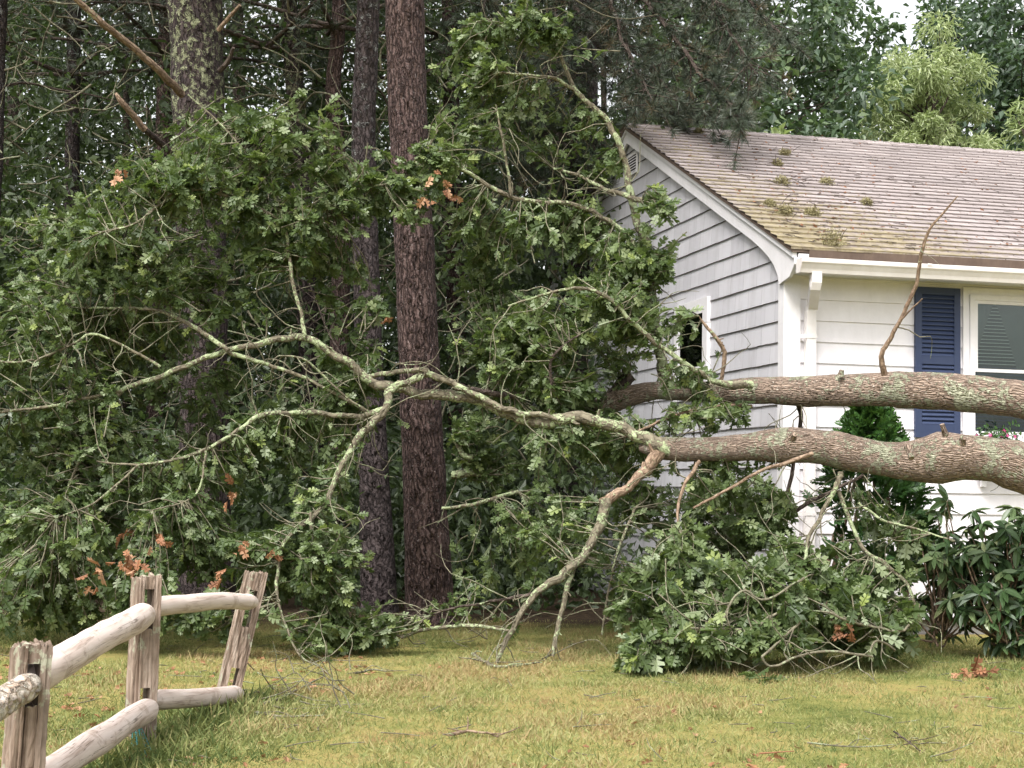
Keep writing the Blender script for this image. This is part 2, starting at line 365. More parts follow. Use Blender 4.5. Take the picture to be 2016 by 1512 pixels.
def shake_mat():
    m, n, bs, out = mat('grey_shake_siding')  # greyer base colour than the front clapboards
    # shake joints: brick pattern over (y along wall, z up); courses match the sawtooth
    sep = n.nodes.new('ShaderNodeSeparateXYZ'); cmb = n.nodes.new('ShaderNodeCombineXYZ')
    n.links.new(coord(n), sep.inputs[0]); n.links.new(sep.outputs[1], cmb.inputs[0]); n.links.new(mth(n, 'SUBTRACT', sep.outputs[2], GZ0), cmb.inputs[1])
    def brick(bw, off, sq, sf, mort):
        br = n.nodes.new('ShaderNodeTexBrick'); n.links.new(cmb.outputs[0], br.inputs[0])
        br.inputs['Scale'].default_value = 1.0; br.inputs['Brick Width'].default_value = bw; br.inputs['Row Height'].default_value = GEXP
        br.inputs['Mortar Size'].default_value = mort; br.inputs['Mortar Smooth'].default_value = 0.1; br.inputs['Bias'].default_value = 0.0
        br.offset = off; br.offset_frequency = 2; br.squash = sq; br.squash_frequency = sf
        br.inputs['Color1'].default_value = (0.0, 0.0, 0.0, 1); br.inputs['Color2'].default_value = (1, 1, 1, 1)
        return br
    b1 = brick(0.31, 0.37, 0.7, 3, 0.003)
    c = ramp(n, b1.outputs['Color'], [(0, (0.50, 0.49, 0.515)), (1, (0.59, 0.58, 0.605))])
    grain = noise(n, coord(n, 'Object', (60, 60, 3)), 1.0, 4)
    c = mix(n, mth(n, 'MULTIPLY', grain, 0.12), c, (0.36, 0.35, 0.37))
    st = ramp(n, noise(n, coord(n, 'Object', (4, 4, 0.9)), 1.6, 6, 0.68), [(0.48, (0, 0, 0)), (0.72, (1, 1, 1))])
    c = mix(n, mth(n, 'MULTIPLY', st, 0.35), c, (0.30, 0.285, 0.28))
    c = mix(n, mth(n, 'MULTIPLY', b1.outputs['Fac'], mth(n, 'MULTIPLY', noise(n, coord(n), 5.0, 2), 0.9)), c, (0.16, 0.15, 0.15))
    n.links.new(c, bs.inputs['Base Color']); bs.inputs['Roughness'].default_value = 0.65
    h = mth(n, 'SUBTRACT', mth(n, 'MULTIPLY', grain, 0.3), b1.outputs['Fac'])
    bump(n, bs, h, 0.5, 0.006)
    return m
GEXP, GZ0 = 0.1745, 2.95 - 17*0.1745
M_SHAKE = shake_mat()

def roof_mat():
    m, n, bs, out = mat('weathered_asphalt_shingle')
    ob = coord(n)
    sep = n.nodes.new('ShaderNodeSeparateXYZ'); n.links.new(ob, sep.inputs[0])
    cmb = n.nodes.new('ShaderNodeCombineXYZ')
    n.links.new(sep.outputs[0], cmb.inputs[0]); n.links.new(mth(n, 'SUBTRACT', sep.outputs[2], RZ0), cmb.inputs[1])
    br = n.nodes.new('ShaderNodeTexBrick'); n.links.new(cmb.outputs[0], br.inputs[0])
    br.inputs['Scale'].default_value = 1.0; br.inputs['Brick Width'].default_value = 0.305; br.inputs['Row Height'].default_value = RDZ
    br.inputs['Mortar Size'].default_value = 0.004; br.inputs['Mortar Smooth'].default_value = 0.1
    br.offset = 0.5; br.offset_frequency = 2
    br.inputs['Color1'].default_value = (0, 0, 0, 1); br.inputs['Color2'].default_value = (1, 1, 1, 1)
    c = ramp(n, br.outputs['Color'], [(0, (0.245, 0.215, 0.208)), (1, (0.345, 0.305, 0.295))])
    c = mix(n, mth(n, 'MULTIPLY', noise(n, ob, 120.0, 3), 0.45), c, (0.17, 0.14, 0.14))
    c = mix(n, mth(n, 'MULTIPLY', ramp(n, noise(n, coord(n, 'Object', (1, 1, 3)), 1.3, 5, 0.65), [(0.4, (0, 0, 0)), (0.7, (1, 1, 1))]), 0.3), c, (0.40, 0.34, 0.325))
    c = mix(n, mth(n, 'MULTIPLY', br.outputs['Fac'], 0.85), c, (0.05, 0.035, 0.03))
    # moss: thick towards the eave and the gable end, broken by noise
    g = n.nodes.new('ShaderNodeMapRange'); n.links.new(sep.outputs[2], g.inputs[0])
    g.inputs[1].default_value = 3.1; g.inputs[2].default_value = 4.35; g.inputs[3].default_value = 1.0; g.inputs[4].default_value = 0.0
    gx = n.nodes.new('ShaderNodeMapRange'); n.links.new(sep.outputs[0], gx.inputs[0])
    gx.inputs[1].default_value = 0.2; gx.inputs[2].default_value = 3.0; gx.inputs[3].default_value = 0.16; gx.inputs[4].default_value = -0.18
    nz = mth(n, 'ADD', mth(n, 'MULTIPLY', noise(n, ob, 2.6, 6, 0.7, 0.5), 0.55), mth(n, 'MULTIPLY', noise(n, ob, 24.0, 5, 0.75), 0.6))
    mm = mth(n, 'ADD', mth(n, 'ADD', mth(n, 'MULTIPLY', g.outputs[0], 0.28), gx.outputs[0]), nz)
    rowp = mth(n, 'FRACT', mth(n, 'DIVIDE', mth(n, 'SUBTRACT', sep.outputs[2], RZ0), RDZ)); mm = mth(n, 'ADD', mm, mth(n, 'MULTIPLY', mth(n, 'SUBTRACT', 0.45, rowp), 0.14))
    mk = ramp(n, mm, [(0.74, (0, 0, 0)), (0.90, (1, 1, 1))])
    mc = ramp(n, noise(n, ob, 14.0, 4), [(0.3, (0.11, 0.085, 0.045)), (0.5, (0.20, 0.165, 0.08)), (0.72, (0.32, 0.27, 0.14))])
    c = mix(n, mth(n, 'MULTIPLY', mk, 0.72), c, mc)
    n.links.new(c, bs.inputs['Base Color']); bs.inputs['Roughness'].default_value = 0.88
    bs.inputs['Specular IOR Level'].default_value = 0.2
    h = mth(n, 'ADD', mth(n, 'MULTIPLY', noise(n, ob, 90.0, 3), 0.5), mth(n, 'SUBTRACT', mth(n, 'MULTIPLY', mk, noise(n, ob, 34.0, 3)), br.outputs['Fac']))
    bump(n, bs, h, 0.55, 0.008)
    return m
RZ0, RDZ, NCOURSE = 3.16, 2.01/32, 32
M_ROOF = roof_mat()

def fencewood_mat(name, deep, mid, hi, moss=0.0, stretch=(30, 30, 2.0)):
    m, n, bs, out = mat(name)
    ob = coord(n); fb = coord(n, 'Object', stretch)
    a = noise(n, fb, 1.0, 6, 0.65, 0.3); b = noise(n, ob, 5.0, 4, 0.6)
    c = ramp(n, a, [(0.30, deep), (0.47, mid), (0.68, hi)])
    st = ramp(n, b, [(0.45, (0, 0, 0)), (0.66, (1, 1, 1))])
    c = mix(n, mth(n, 'MULTIPLY', st, 0.55), c, deep)
    if moss > 0:
        mk = ramp(n, noise(n, ob, 11.0, 5, 0.65), [(0.60-moss*0.1, (0, 0, 0)), (0.64-moss*0.1, (1, 1, 1))])
        c = mix(n, mth(n, 'MULTIPLY', mk, 0.75), c, (0.33, 0.34, 0.25))
    n.links.new(c, bs.inputs['Base Color']); bs.inputs['Roughness'].default_value = 0.85; bs.inputs['Specular IOR Level'].default_value = 0.2
    bump(n, bs, a, 0.8, 0.012)
    return m
M_POST = fencewood_mat('weathered_post_wood', (0.06, 0.04, 0.028), (0.25, 0.185, 0.14), (0.42, 0.34, 0.28), 0.25)
def rail_mat():
    m, n, bs, out = mat('weathered_rail_wood')
    uv = coord(n, 'UV', (26, 2.4, 1)); ob = coord(n)
    a = noise(n, uv, 1.0, 6, 0.62, 0.4); b = noise(n, ob, 9.0, 5, 0.65)
    c = ramp(n, a, [(0.28, (0.26, 0.19, 0.15)), (0.45, (0.52, 0.43, 0.38)), (0.7, (0.64, 0.56, 0.52))])
    st = ramp(n, b, [(0.56, (0, 0, 0)), (0.62, (1, 1, 1))])
    c = mix(n, mth(n, 'MULTIPLY', st, 0.5), c, (0.30, 0.23, 0.18))
    ck = ramp(n, noise(n, coord(n, 'UV', (34, 0.9, 1)), 1.0, 3, 0.6, 0.5), [(0.485, (0, 0, 0)), (0.5, (1, 1, 1)), (0.515, (0, 0, 0))])
    ck = mth(n, 'MULTIPLY', ck, ramp(n, noise(n, ob, 2.5, 2), [(0.45, (0, 0, 0)), (0.6, (1, 1, 1))]))
    c = mix(n, mth(n, 'MULTIPLY', ck, 0.8), c, (0.10, 0.07, 0.05))
    n.links.new(c, bs.inputs['Base Color']); bs.inputs['Roughness'].default_value = 0.8; bs.inputs['Specular IOR Level'].default_value = 0.2
    bump(n, bs, mth(n, 'SUBTRACT', a, mth(n, 'MULTIPLY', st, 0.3)), 0.5, 0.008)
    return m
M_RAIL = rail_mat()
M_BARKRAIL = bark_mat('flaking_rail_bark', (0.10, 0.06, 0.04), (0.34, 0.25, 0.18), (0.62, 0.56, 0.48), ((0.5, 0.45, 0.38), (0.66, 0.62, 0.55)), 0.5, (20, 9), 1.0, 0.02, 14.0)

def ground_mat():
    m, n, bs, out = mat('lawn_and_forest_floor')
    ob = coord(n)
    a = noise(n, ob, 0.9, 6, 0.65, 0.6); b = noise(n, ob, 7.0, 5, 0.7); c3 = noise(n, ob, 60.0, 4, 0.7)
    f = mth(n, 'ADD', mth(n, 'MULTIPLY', a, 0.55), mth(n, 'ADD', mth(n, 'MULTIPLY', b, 0.28), mth(n, 'MULTIPLY', c3, 0.17)))
    lawn = ramp(n, f, [(0.36, (0.08, 0.10, 0.025)), (0.46, (0.20, 0.20, 0.06)), (0.54, (0.30, 0.25, 0.09)), (0.63, (0.24, 0.15, 0.07))])
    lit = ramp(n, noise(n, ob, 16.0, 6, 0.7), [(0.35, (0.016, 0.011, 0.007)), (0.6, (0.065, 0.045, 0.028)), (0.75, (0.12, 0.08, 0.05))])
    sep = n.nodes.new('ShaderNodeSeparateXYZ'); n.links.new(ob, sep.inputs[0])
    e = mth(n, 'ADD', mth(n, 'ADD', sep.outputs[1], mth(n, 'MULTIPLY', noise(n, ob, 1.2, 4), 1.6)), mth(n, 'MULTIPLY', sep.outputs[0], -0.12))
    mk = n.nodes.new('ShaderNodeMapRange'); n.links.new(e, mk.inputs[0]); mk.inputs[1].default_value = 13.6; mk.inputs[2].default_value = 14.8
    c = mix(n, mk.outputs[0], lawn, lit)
    n.links.new(c, bs.inputs['Base Color']); bs.inputs['Roughness'].default_value = 0.95; bs.inputs['Specular IOR Level'].default_value = 0.1
    bump(n, bs, mth(n, 'ADD', b, c3), 0.8, 0.03)
    return m
M_GROUND = ground_mat()
def plain(name, col, rough=0.5, alpha=None):
    m, n, bs, out = mat(name)
    c = mix(n, mth(n, 'MULTIPLY', noise(n, coord(n), 12.0, 3), 0.4), col, tuple(x*0.6 for x in col))
    n.links.new(c, bs.inputs['Base Color']); bs.inputs['Roughness'].default_value = rough
    return m
M_TEAL = plain('teal_net', (0.02, 0.22, 0.22), 0.5)
M_LICHEN = plain('fluffy_lichen', (0.27, 0.24, 0.125), 0.95)
M_HANGL = plain('beard_lichen', (0.30, 0.31, 0.20), 0.95)
def glass_mat():
    m, n, bs, out = mat('window_glass')
    bs.inputs['Base Color'].default_value = (0.9, 0.95, 0.95, 1); bs.inputs['Roughness'].default_value = 0.03
    gl = n.nodes.new('ShaderNodeBsdfGlossy'); gl.inputs['Roughness'].default_value = 0.02; gl.inputs[0].default_value = (1, 1, 1, 1)
    tp = n.nodes.new('ShaderNodeBsdfTransparent'); tp.inputs[0].default_value = (0.82, 0.88, 0.86, 1)
    wv = noise(n, coord(n), 2.0, 2)
    fr = n.nodes.new('ShaderNodeFresnel'); fr.inputs[0].default_value = 1.5
    ms = n.nodes.new('ShaderNodeMixShader')
    n.links.new(fr.outputs[0], ms.inputs[0]); n.links.new(tp.outputs[0], ms.inputs[1]); n.links.new(gl.outputs[0], ms.inputs[2])
    b = n.nodes.new('ShaderNodeBump'); b.inputs['Strength'].default_value = 0.05; b.inputs['Distance'].default_value = 0.02
    n.links.new(wv, b.inputs['Height']); n.links.new(b.outputs[0], gl.inputs['Normal'])
    n.links.new(ms.outputs[0], out.inputs[0])
    return m
M_GLASS = glass_mat()

# ------------------------------------------------------------------ ground
def ground():
    mb = MB(); nx, ny = 60, 70
    xs = np.concatenate([[-300, -120, -50, -25], np.linspace(-14, 14, nx), [25, 50, 120, 300]])
    ys = np.concatenate([[-300, -100, -30, -10], np.linspace(-2, 30, ny), [45, 80, 160, 400]])
    X, Y = np.meshgrid(xs, ys, indexing='ij'); P = np.stack([X, Y, np.zeros_like(X)], -1).reshape(-1, 3)
    P[:, 2] = snoise(P, 1.1, 3)*0.012
    n, k = len(xs), len(ys)
    i, j = np.meshgrid(np.arange(n-1), np.arange(k-1), indexing='ij')
    F = np.stack([i*k+j, (i+1)*k+j, (i+1)*k+j+1, i*k+j+1], -1).reshape(-1, 4)
    mb.add(P, F, np.full(len(F), 4), smooth=True)
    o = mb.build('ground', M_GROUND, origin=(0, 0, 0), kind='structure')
ground()

# ------------------------------------------------------------------ house
YAW = math.atan2(0.2306, 0.973)
HC = W(1545, 960, 13.12); HC[2] = 0.0
e2 = np.array([math.cos(YAW), math.sin(YAW), 0]); e1 = np.array([-math.sin(YAW), math.cos(YAW), 0])
def front_xz(px, py, y=0.0):             # pixel -> (x, z) on the plane parallel to the front wall at local y
    dr = fw + rt*((px-CX)/FPX) + upv*((CY-py)/FPX)
    t = ((HC + e1*y - CAM)@e1)/(dr@e1); p = CAM + dr*t
    return (p-HC)@e2, p[2]
def gable_yz(px, py, x=0.0):
    dr = fw + rt*((px-CX)/FPX) + upv*((CY-py)/FPX)
    t = ((HC + e2*x - CAM)@e2)/(dr@e2); p = CAM + dr*t
    return (p-HC)@e1, p[2]
DEEP, LEN, EAVE, OVH = 8.6, 12.5, 2.97, 0.30
house = thing('house', 'single storey house with white clapboard front, grey shake gable and mossy mauve shingle roof', 'house', tuple(HC), YAW, local=True)
house_o = dict(parent=house, local=True)
SL = 2.01/4.6
def zroof(y): return RZ0 + (y+OVH)*SL if y <= 4.3 else RZ0 + (8.6+OVH-y)*SL
# front wall: sawtooth clapboards
FZ0 = 2.78 - 15*0.1765
def clap():
    mb = MB(); z = FZ0
    prof = [(0.12, FZ0)]
    while z < EAVE+0.1:
        prof += [(-0.016, z), (-0.002, z+0.1745)]; z += 0.1765
    prof += [(0.12, z)]
    mb.prism(prof, 0, 0.013, LEN-0.1)
    return mb.build('clapboard_wall', M_WHITE, **house_o)
clap()
def shake():
    mb = MB(); k = 0; z = GZ0
    rr = random.Random(5)
    while z < 5.0:
        z1 = z+GEXP
        # pieces of butt edge, each a little uneven
        ya, yb = 0.013, DEEP-0.013
        zt = z1
        lo = max(ya, (z+0.08-RZ0)/SL - OVH); hi = min(yb, DEEP - lo)
        if hi - lo > 0.15:
            y = lo
            while y < hi-0.01:
                wd = min(rr.uniform(0.16, 0.34), hi-y); d = rr.uniform(0, 0.006); xo = 0.013 + rr.uniform(-0.001, 0.002)
                ta, tb = (min(z1, max(z-d+0.004, zroof(v)-0.07)) for v in (y, y+wd))
                V = [(-xo, y, z-d), (-xo, y+wd, z-d), (0.0, y+wd, z-d), (0.0, y, z-d), (-0.004, y, ta), (-0.004, y+wd, tb), (0.05, y+wd, tb), (0.05, y, ta)]
                mb.add(V, [(0, 4, 5, 1), (1, 5, 6, 2), (0, 3, 7, 4), (4, 7, 6, 5)], [4]*4)
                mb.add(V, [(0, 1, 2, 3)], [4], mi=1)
                if min(ta, tb) > z+0.02: mb.add([(-xo-0.001, y, z-d+0.003), (-xo-0.001, y+wd, z-d+0.003), (-xo-0.001, y+wd, z-d-0.001), (-xo-0.001, y, z-d-0.001)], [(0, 3, 2, 1)][::-1], [4], mi=1)  # thin dark strip along the lower edge, a painted shadow line
                y += wd
        z = z1; k += 1
    # backing wall
    top = [(0.02, 0.3), (DEEP-0.02, 0.3), (DEEP-0.02, 2.8), (4.3, zroof(4.3)-0.16), (0.02, 2.8)]
    mb.prism([(a, b) for a, b in top], 0, 0.004, 0.12)
    return mb.build('shake_wall', [M_SHAKE, M_BUTT_SHADOW], **house_o)
shake()
mb = MB(); mb.box((0.03, 0.03, -0.2), (LEN-0.1, DEEP-0.03, 0.29)); mb.build('foundation', M_CONC, **house_o)
mb = MB(); mb.box((LEN-0.09, 0.02, 0.3), (LEN, DEEP-0.02, 2.9)); mb.box((0.02, DEEP-0.1, 0.3), (LEN-0.1, DEEP, 2.9)); mb.build('rear_wall', M_WHITE, **house_o)
# corner boards
mb = MB(); mb.box((-0.034, -0.034, 0.28), (0.115, -0.004, EAVE+0.0)); mb.box((-0.034, -0.0035, 0.28), (-0.004, 0.085, EAVE-0.02)); mb.build('corner_board', M_TRIM, **house_o)
# roof: sawtooth shingle courses, both slopes
def roof():
    mb = MB(); X0, X1 = -0.10, LEN+0.1
    n = NCOURSE; prof = []
    for side in (0, 1):
        for k in range(n):
            y0 = -OVH - 0.03 + (4.6+0.03)*k/n; y1 = -OVH-0.03 + (4.6+0.03)*(k+1)/n
            lift = 0.018
            za = RZ0 + (y0+OVH)*SL + lift; zb = RZ0 + (y1+OVH)*SL + 0.001
            rr = random.Random(k+100*side)
            if side: ya, yb = DEEP-y0, DEEP-y1
            else: ya, yb = y0, y1
            # split the course into tabs with slightly uneven butts
            x = X0; off = 0.5*(k % 2)
            xs = [X0] + [v for v in np.arange(math.ceil(X0/0.305)*0.305 - 0.305 + off*0.305, X1, 0.305) if v > X0+0.02] + [X1]
            for a, b in zip(xs[:-1], xs[1:]):
                dj = rr.uniform(-0.0015, 0.004); dy = rr.uniform(-0.006, 0.004)*(1 if not side else -1)
                V = [(a, ya+dy, za+dj), (b, ya+dy, za+dj+rr.uniform(-0.001, 0.001)), (b, yb, zb), (a, yb, zb), (a, ya+dy, za-0.022), (b, ya+dy, za-0.022)]
                Fs = [(0, 1, 2, 3), (4, 5, 1, 0)]
                if side: Fs = [f[::-1] for f in Fs]
                mb.add(V, Fs, [4, 4])
    # deck below
    P = [(-OVH-0.02, RZ0-0.012), (4.3, RZ0+4.6*SL-0.012), (DEEP+OVH+0.02, RZ0-0.012), (DEEP+OVH+0.02, RZ0-0.04), (4.3, RZ0+4.6*SL-0.05), (-OVH-0.02, RZ0-0.04)]
    mb.prism(P, 0, X0+0.012, X1-0.012, mi=1)
    r = mb.build('roof', [M_ROOF, M_EDGE], **house_o)
    mr = MB(); zr = RZ0+4.6*SL
    x = X0
    while x < X1:
        xe = min(x+0.14, X1)
        V = [(x, 4.16, zr-0.052+0.012), (xe+0.012, 4.16, zr-0.052+0.019), (xe+0.012, 4.3, zr+0.026), (x, 4.3, zr+0.018), (x, 4.44, zr-0.052+0.012), (xe+0.012, 4.44, zr-0.052+0.019),
             (x, 4.16, zr-0.06), (xe, 4.16, zr-0.06)]
        mr.add(V, [(0, 1, 2, 3), (3, 2, 5, 4), (6, 7, 1, 0)], [4, 4, 4])
        x = xe
    mr.build('ridge_cap', M_ROOF, parent=r, local=True)
    me = MB(); me.prism([(-OVH-0.022, RZ0-0.096), (-OVH-0.030, RZ0-0.012), (-OVH-0.019, RZ0-0.012), (-OVH-0.019, RZ0-0.096)], 0, X0+0.16, X1-0.02)
    me.build('drip_edge', M_EDGE, parent=r, local=True)
roof()
def rake():
    for flip in (0, 1):
        mb = MB()
        def yy(v): return DEEP - v if flip else v
        zt = lambda y: RZ0 + (y+OVH)*SL - 0.02
        # thin outer moulding then the wide board
        m1 = [(-OVH+0.0, zt(-OVH)), (4.3, zt(4.3)), (4.3, zt(4.3)-0.062), (-OVH, zt(-OVH)-0.062)]
        P = [(-OVH, zt(-OVH)-0.06), (4.3, zt(4.3)-0.06), (4.3, zt(4.3)-0.185), (0.62, zt(0.62)-0.19), (0.42, zt(0.42)-0.20), (0.25, zt(0.25)-0.22), (0.13, zt(0.13)-0.255), (0.05, zt(0.05)-0.31), (0.02, EAVE-0.075), (-0.20, EAVE-0.035), (-OVH, EAVE+0.055)]
        for prof, x0, x1 in ((m1, -0.075, -0.036), (P, -0.058, -0.03)):
            pr = [(yy(a), b) for a, b in prof]
            if flip: pr = pr[::-1]
            mb.prism(pr, 0, x0, x1)
        mb.build('rake_board', M_TRIM, **house_o)
rake()
mb = MB()
mb.box((-0.03, -OVH+0.006, EAVE), (LEN, -0.018, EAVE+0.02)); mb.build('soffit', M_SOFFIT, **house_o)
mb = MB(); mb.box((-0.028, -OVH-0.018, EAVE-0.004), (LEN, -OVH+0.004, RZ0-0.05)); mb.build('fascia', M_TRIM, **house_o)
def gutter():
    mb = MB(); y = -OVH-0.022; zt = RZ0-0.098; t = 0.004
    out = [(y, zt), (y, zt-0.115), (y-0.075, zt-0.115), (y-0.085, zt-0.085), (y-0.105, zt-0.05), (y-0.118, zt-0.035), (y-0.122, zt-0.012), (y-0.122, zt)]
    inn = [(y-0.110, zt), (y-0.110, zt-0.02), (y-0.094, zt-0.045), (y-0.074, zt-0.108), (y-t, zt-0.108), (y-t, zt)]
    mb.prism(out+inn, 0, -0.045, LEN)
    ec = MB(); 
    mb.prism([(y, zt-0.002), (y, zt-0.116), (y-0.076, zt-0.116), (y-0.107, zt-0.05), (y-0.123, zt-0.035), (y-0.123, zt-0.002)], 0, -0.052, -0.0452)
    # joints
    mb.box((1.05, y-0.126, zt-0.012), (1.09, y-0.1225, zt+0.003))
    mb.box((4.05, y-0.126, zt-0.012), (4.09, y-0.1225, zt+0.003))
    mb.prism([(y-0.10, zt-0.012), (y-0.008, zt-0.012), (y-0.008, zt-0.02), (y-0.10, zt-0.02)], 0, 0.0, LEN-0.02, mi=1)
    g = mb.build('gutter', [M_GUTTER, M_EDGE], **house_o)
    gutter_y, gutter_z = y, zt-0.115
    return y, zt-0.115
gy, gz = gutter()
def downspout():
    xs, _ = front_xz(1589, 640); w2 = 0.042
    xg = front_xz(1606, 530, gy-0.05)[0]
    # path of the rectangular pipe (x, y, z)
    P = [(xg, gy-0.05, gz+0.02), (xg, gy-0.05, gz-0.075), (xg-0.004, gy-0.04, gz-0.11), (xs+0.012, -0.075, gz-0.235), (xs, -0.062, gz-0.28), (xs, -0.062, 0.35), (xs, -0.08, 0.28), (xs, -0.22, 0.20)]
    mb = MB(); P = np.array(P); n = len(P)
    V = []
    T = nrm(np.gradient(P, axis=0))
    for i in range(n):
        x = np.array([1.0, 0, 0]); t = T[i]; b = np.cross(t, x); b = b/np.linalg.norm(b)
        for sx, sb in ((-1, -1), (1, -1), (1, 1), (-1, 1)): V.append(P[i]+x*w2*sx+b*0.03*sb)
    F = []
    for i in range(n-1):
        for k in range(4): F.append((i*4+k, i*4+(k+1) % 4, (i+1)*4+(k+1) % 4, (i+1)*4+k))
    F.append((3, 2, 1, 0)); F.append(tuple(range((n-1)*4, n*4)))
    mb.add(V, F, [4]*len(F))
    d = mb.build('downspout', M_GUTTER, **house_o)
    ms = MB()
    zs = front_xz(1585, 664)[1]
    for z in (zs, 1.0):
        ms = MB(); ms.box((xs-0.075, -0.096, z-0.014), (xs+0.05, -0.0935, z+0.014)); ms.box((xs-0.075, -0.0935, z-0.014), (xs-0.0725, -0.018, z+0.014))
        ms.build('strap', M_GUTTER, parent=d, local=True)
downspout()
def shutter(x0, x1, z0, z1):
    mb = MB(); st = 0.058; ya, yb = -0.05, -0.020
    zm0, zm1 = front_xz(1846, 718)[1], front_xz(1846, 703)[1]
    mb.box((x0, ya, z0), (x0+st, yb, z1)); mb.box((x1-st, ya, z0), (x1, yb, z1))
    for a, b in ((z0, z0+0.11), (zm0, zm1), (z1-0.062, z1)): mb.box((x0+st, ya+0.003, a), (x1-st, yb-0.002, b))
    mb.box((x0+st, yb-0.006, z0+0.02), (x1-st, yb-0.003, z1-0.02))
    s = mb.build('shutter', M_NAVY, **house_o)
    ml = MB()
    for a, b in ((z0+0.11, zm0), (zm1, z1-0.062)):
        k = int((b-a)/0.0355)
        for i in range(k):
            z = a + (i+0.5)*(b-a)/k
            V = [(x0+st, ya+0.004, z-0.017), (x1-st, ya+0.004, z-0.017), (x1-st, yb-0.007, z+0.012), (x0+st, yb-0.007, z+0.012),
                 (x0+st, ya+0.004, z-0.010), (x1-st, ya+0.004, z-0.010), (x1-st, yb-0.007, z+0.019), (x0+st, yb-0.007, z+0.019)]
            ml.add(V, [(0, 3, 2, 1), (4, 5, 6, 7), (0, 1, 5, 4), (2, 3, 7, 6)], [4]*4)
    ml.build('louvers', M_NAVY, parent=s, local=True)
xa, zt_ = front_xz(1802, 564, -0.04); xb, _ = front_xz(1890, 566, -0.04); _, zb_ = front_xz(1846, 862, -0.04)
shutter(xa, xb, zb_, zt_)
wx0 = front_xz(1904, 590)[0]; wz1 = front_xz(1910, 581)[1]; wz0 = zb_+0.02; wx1 = wx0 + 1.0
shutter(wx1+0.07, wx1+0.07+(xb-xa), zb_, zt_)
def front_window():
    root = MB()
    c = 0.05
    # flat casing around the frame
    root.box((wx0-0.055, -0.036, wz0-0.03), (wx0, -0.012, wz1+0.06)); root.box((wx1, -0.036, wz0-0.03), (wx1+0.055, -0.012, wz1+0.06)); root.box((wx0, -0.036, wz1), (wx1, -0.012, wz1+0.06))
    root.box((wx0, -0.07, wz0-0.05), (wx1, -0.012, wz0))
    fr = root.build('window', M_TRIM, **house_o)
    f = MB()
    def ring(x0, x1, z0, z1, t, ya, yb):
        f.box((x0, ya, z0), (x0+t, yb, z1)); f.box((x1-t, ya, z0), (x1, yb, z1)); f.box((x0+t, ya+0.001, z1-t), (x1-t, yb, z1)); f.box((x0+t, ya+0.001, z0), (x1-t, yb, z0+t))
    ring(wx0+0.001, wx1-0.001, wz0+0.001, wz1-0.001, 0.045, -0.042, -0.0175)
    zm = front_xz(1950, 729)[1]
    ring(wx0+0.047, wx1-0.047, zm-0.02, wz1-0.047, 0.028, -0.034, -0.0172)
    f.build('sash', M_TRIM, parent=fr, local=True)
    g = MB(); g.box((wx0+0.07, -0.0215, wz0+0.04), (wx1-0.07, -0.0205, wz1-0.07)); g.build('glass', M_GLASS, parent=fr, local=True)
    b = MB(); z = wz1-0.08
    while z > wz0+0.04:
        V = [(wx0+0.05, -0.0155, z), (wx1-0.05, -0.0155, z), (wx1-0.05, -0.0145, z+0.007), (wx0+0.05, -0.0145, z+0.007)]
        z -= 0.030
        if z > zm-0.01: b.add(V, [(0, 1, 2, 3)], [4])
        else: b.add([(v[0], v[1]-0.0, v[2]) for v in V], [(0, 1, 2, 3)], [4], mi=1)
    b.build('blind', [M_BLIND, M_NAVY], parent=fr, local=True)
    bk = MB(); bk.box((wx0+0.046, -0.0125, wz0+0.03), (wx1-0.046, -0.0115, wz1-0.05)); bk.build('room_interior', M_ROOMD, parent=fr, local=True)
    cu = MB()                                 # tie-back lace curtains with a dark gap shaped like a tree between them
    zc0 = zm+0.01; zc1 = wz1-0.075; n = 24
    xc = front_xz(1955, 650)[0]
    for side in (-1, 1):
        rows = []
        for i in range(n+1):
            t = i/n; z = zc1 + (zc0-zc1)*t
            half = 0.012 + 0.20*t**0.9 + 0.003*math.sin(t*38)
            xe = xc + side*half; xo = wx0+0.06 if side < 0 else wx1-0.06
            rows.append((xe, xo, z))
        V = []; F = []
        m = 14
        for xe, xo, z in rows:
            for k in range(m+1):
                x = xe + (xo-xe)*k/m; V.append((x, -0.0175 + 0.0012*math.sin(x*150), z))
        for i in range(n):
            for k in range(m):
                F.append((i*(m+1)+k, i*(m+1)+k+1, (i+1)*(m+1)+k+1, (i+1)*(m+1)+k))
        cu.add(V, F, [4]*len(F), smooth=True)
    cu.build('curtain', M_CURT, parent=fr, local=True)
    for ch in fr.children: ch.location.y = -0.012      # panes, blind and curtains sit clear of the siding lips
    # window box on brackets
    bx = MB(); z1 = wz0-0.065; P = [(-0.30, z1), (-0.032, z1), (-0.032, z1-0.17), (-0.24, z1-0.17)]
    bx.prism(P, 0, wx0+0.02, wx1-0.02)
    w_ = bx.build('window_box', M_TRIM, **house_o)
    br = MB()
    for x in (wx0+0.10, wx1-0.14):
        br = MB(); br.prism([(-0.22, z1-0.172), (-0.031, z1-0.172), (-0.031, z1-0.36), (-0.06, z1-0.36), (-0.075, z1-0.24), (-0.22, z1-0.20)], 0, x, x+0.05)
        br.build('bracket', M_TRIM, parent=w_, local=True)
    return z1
box_top = front_window()
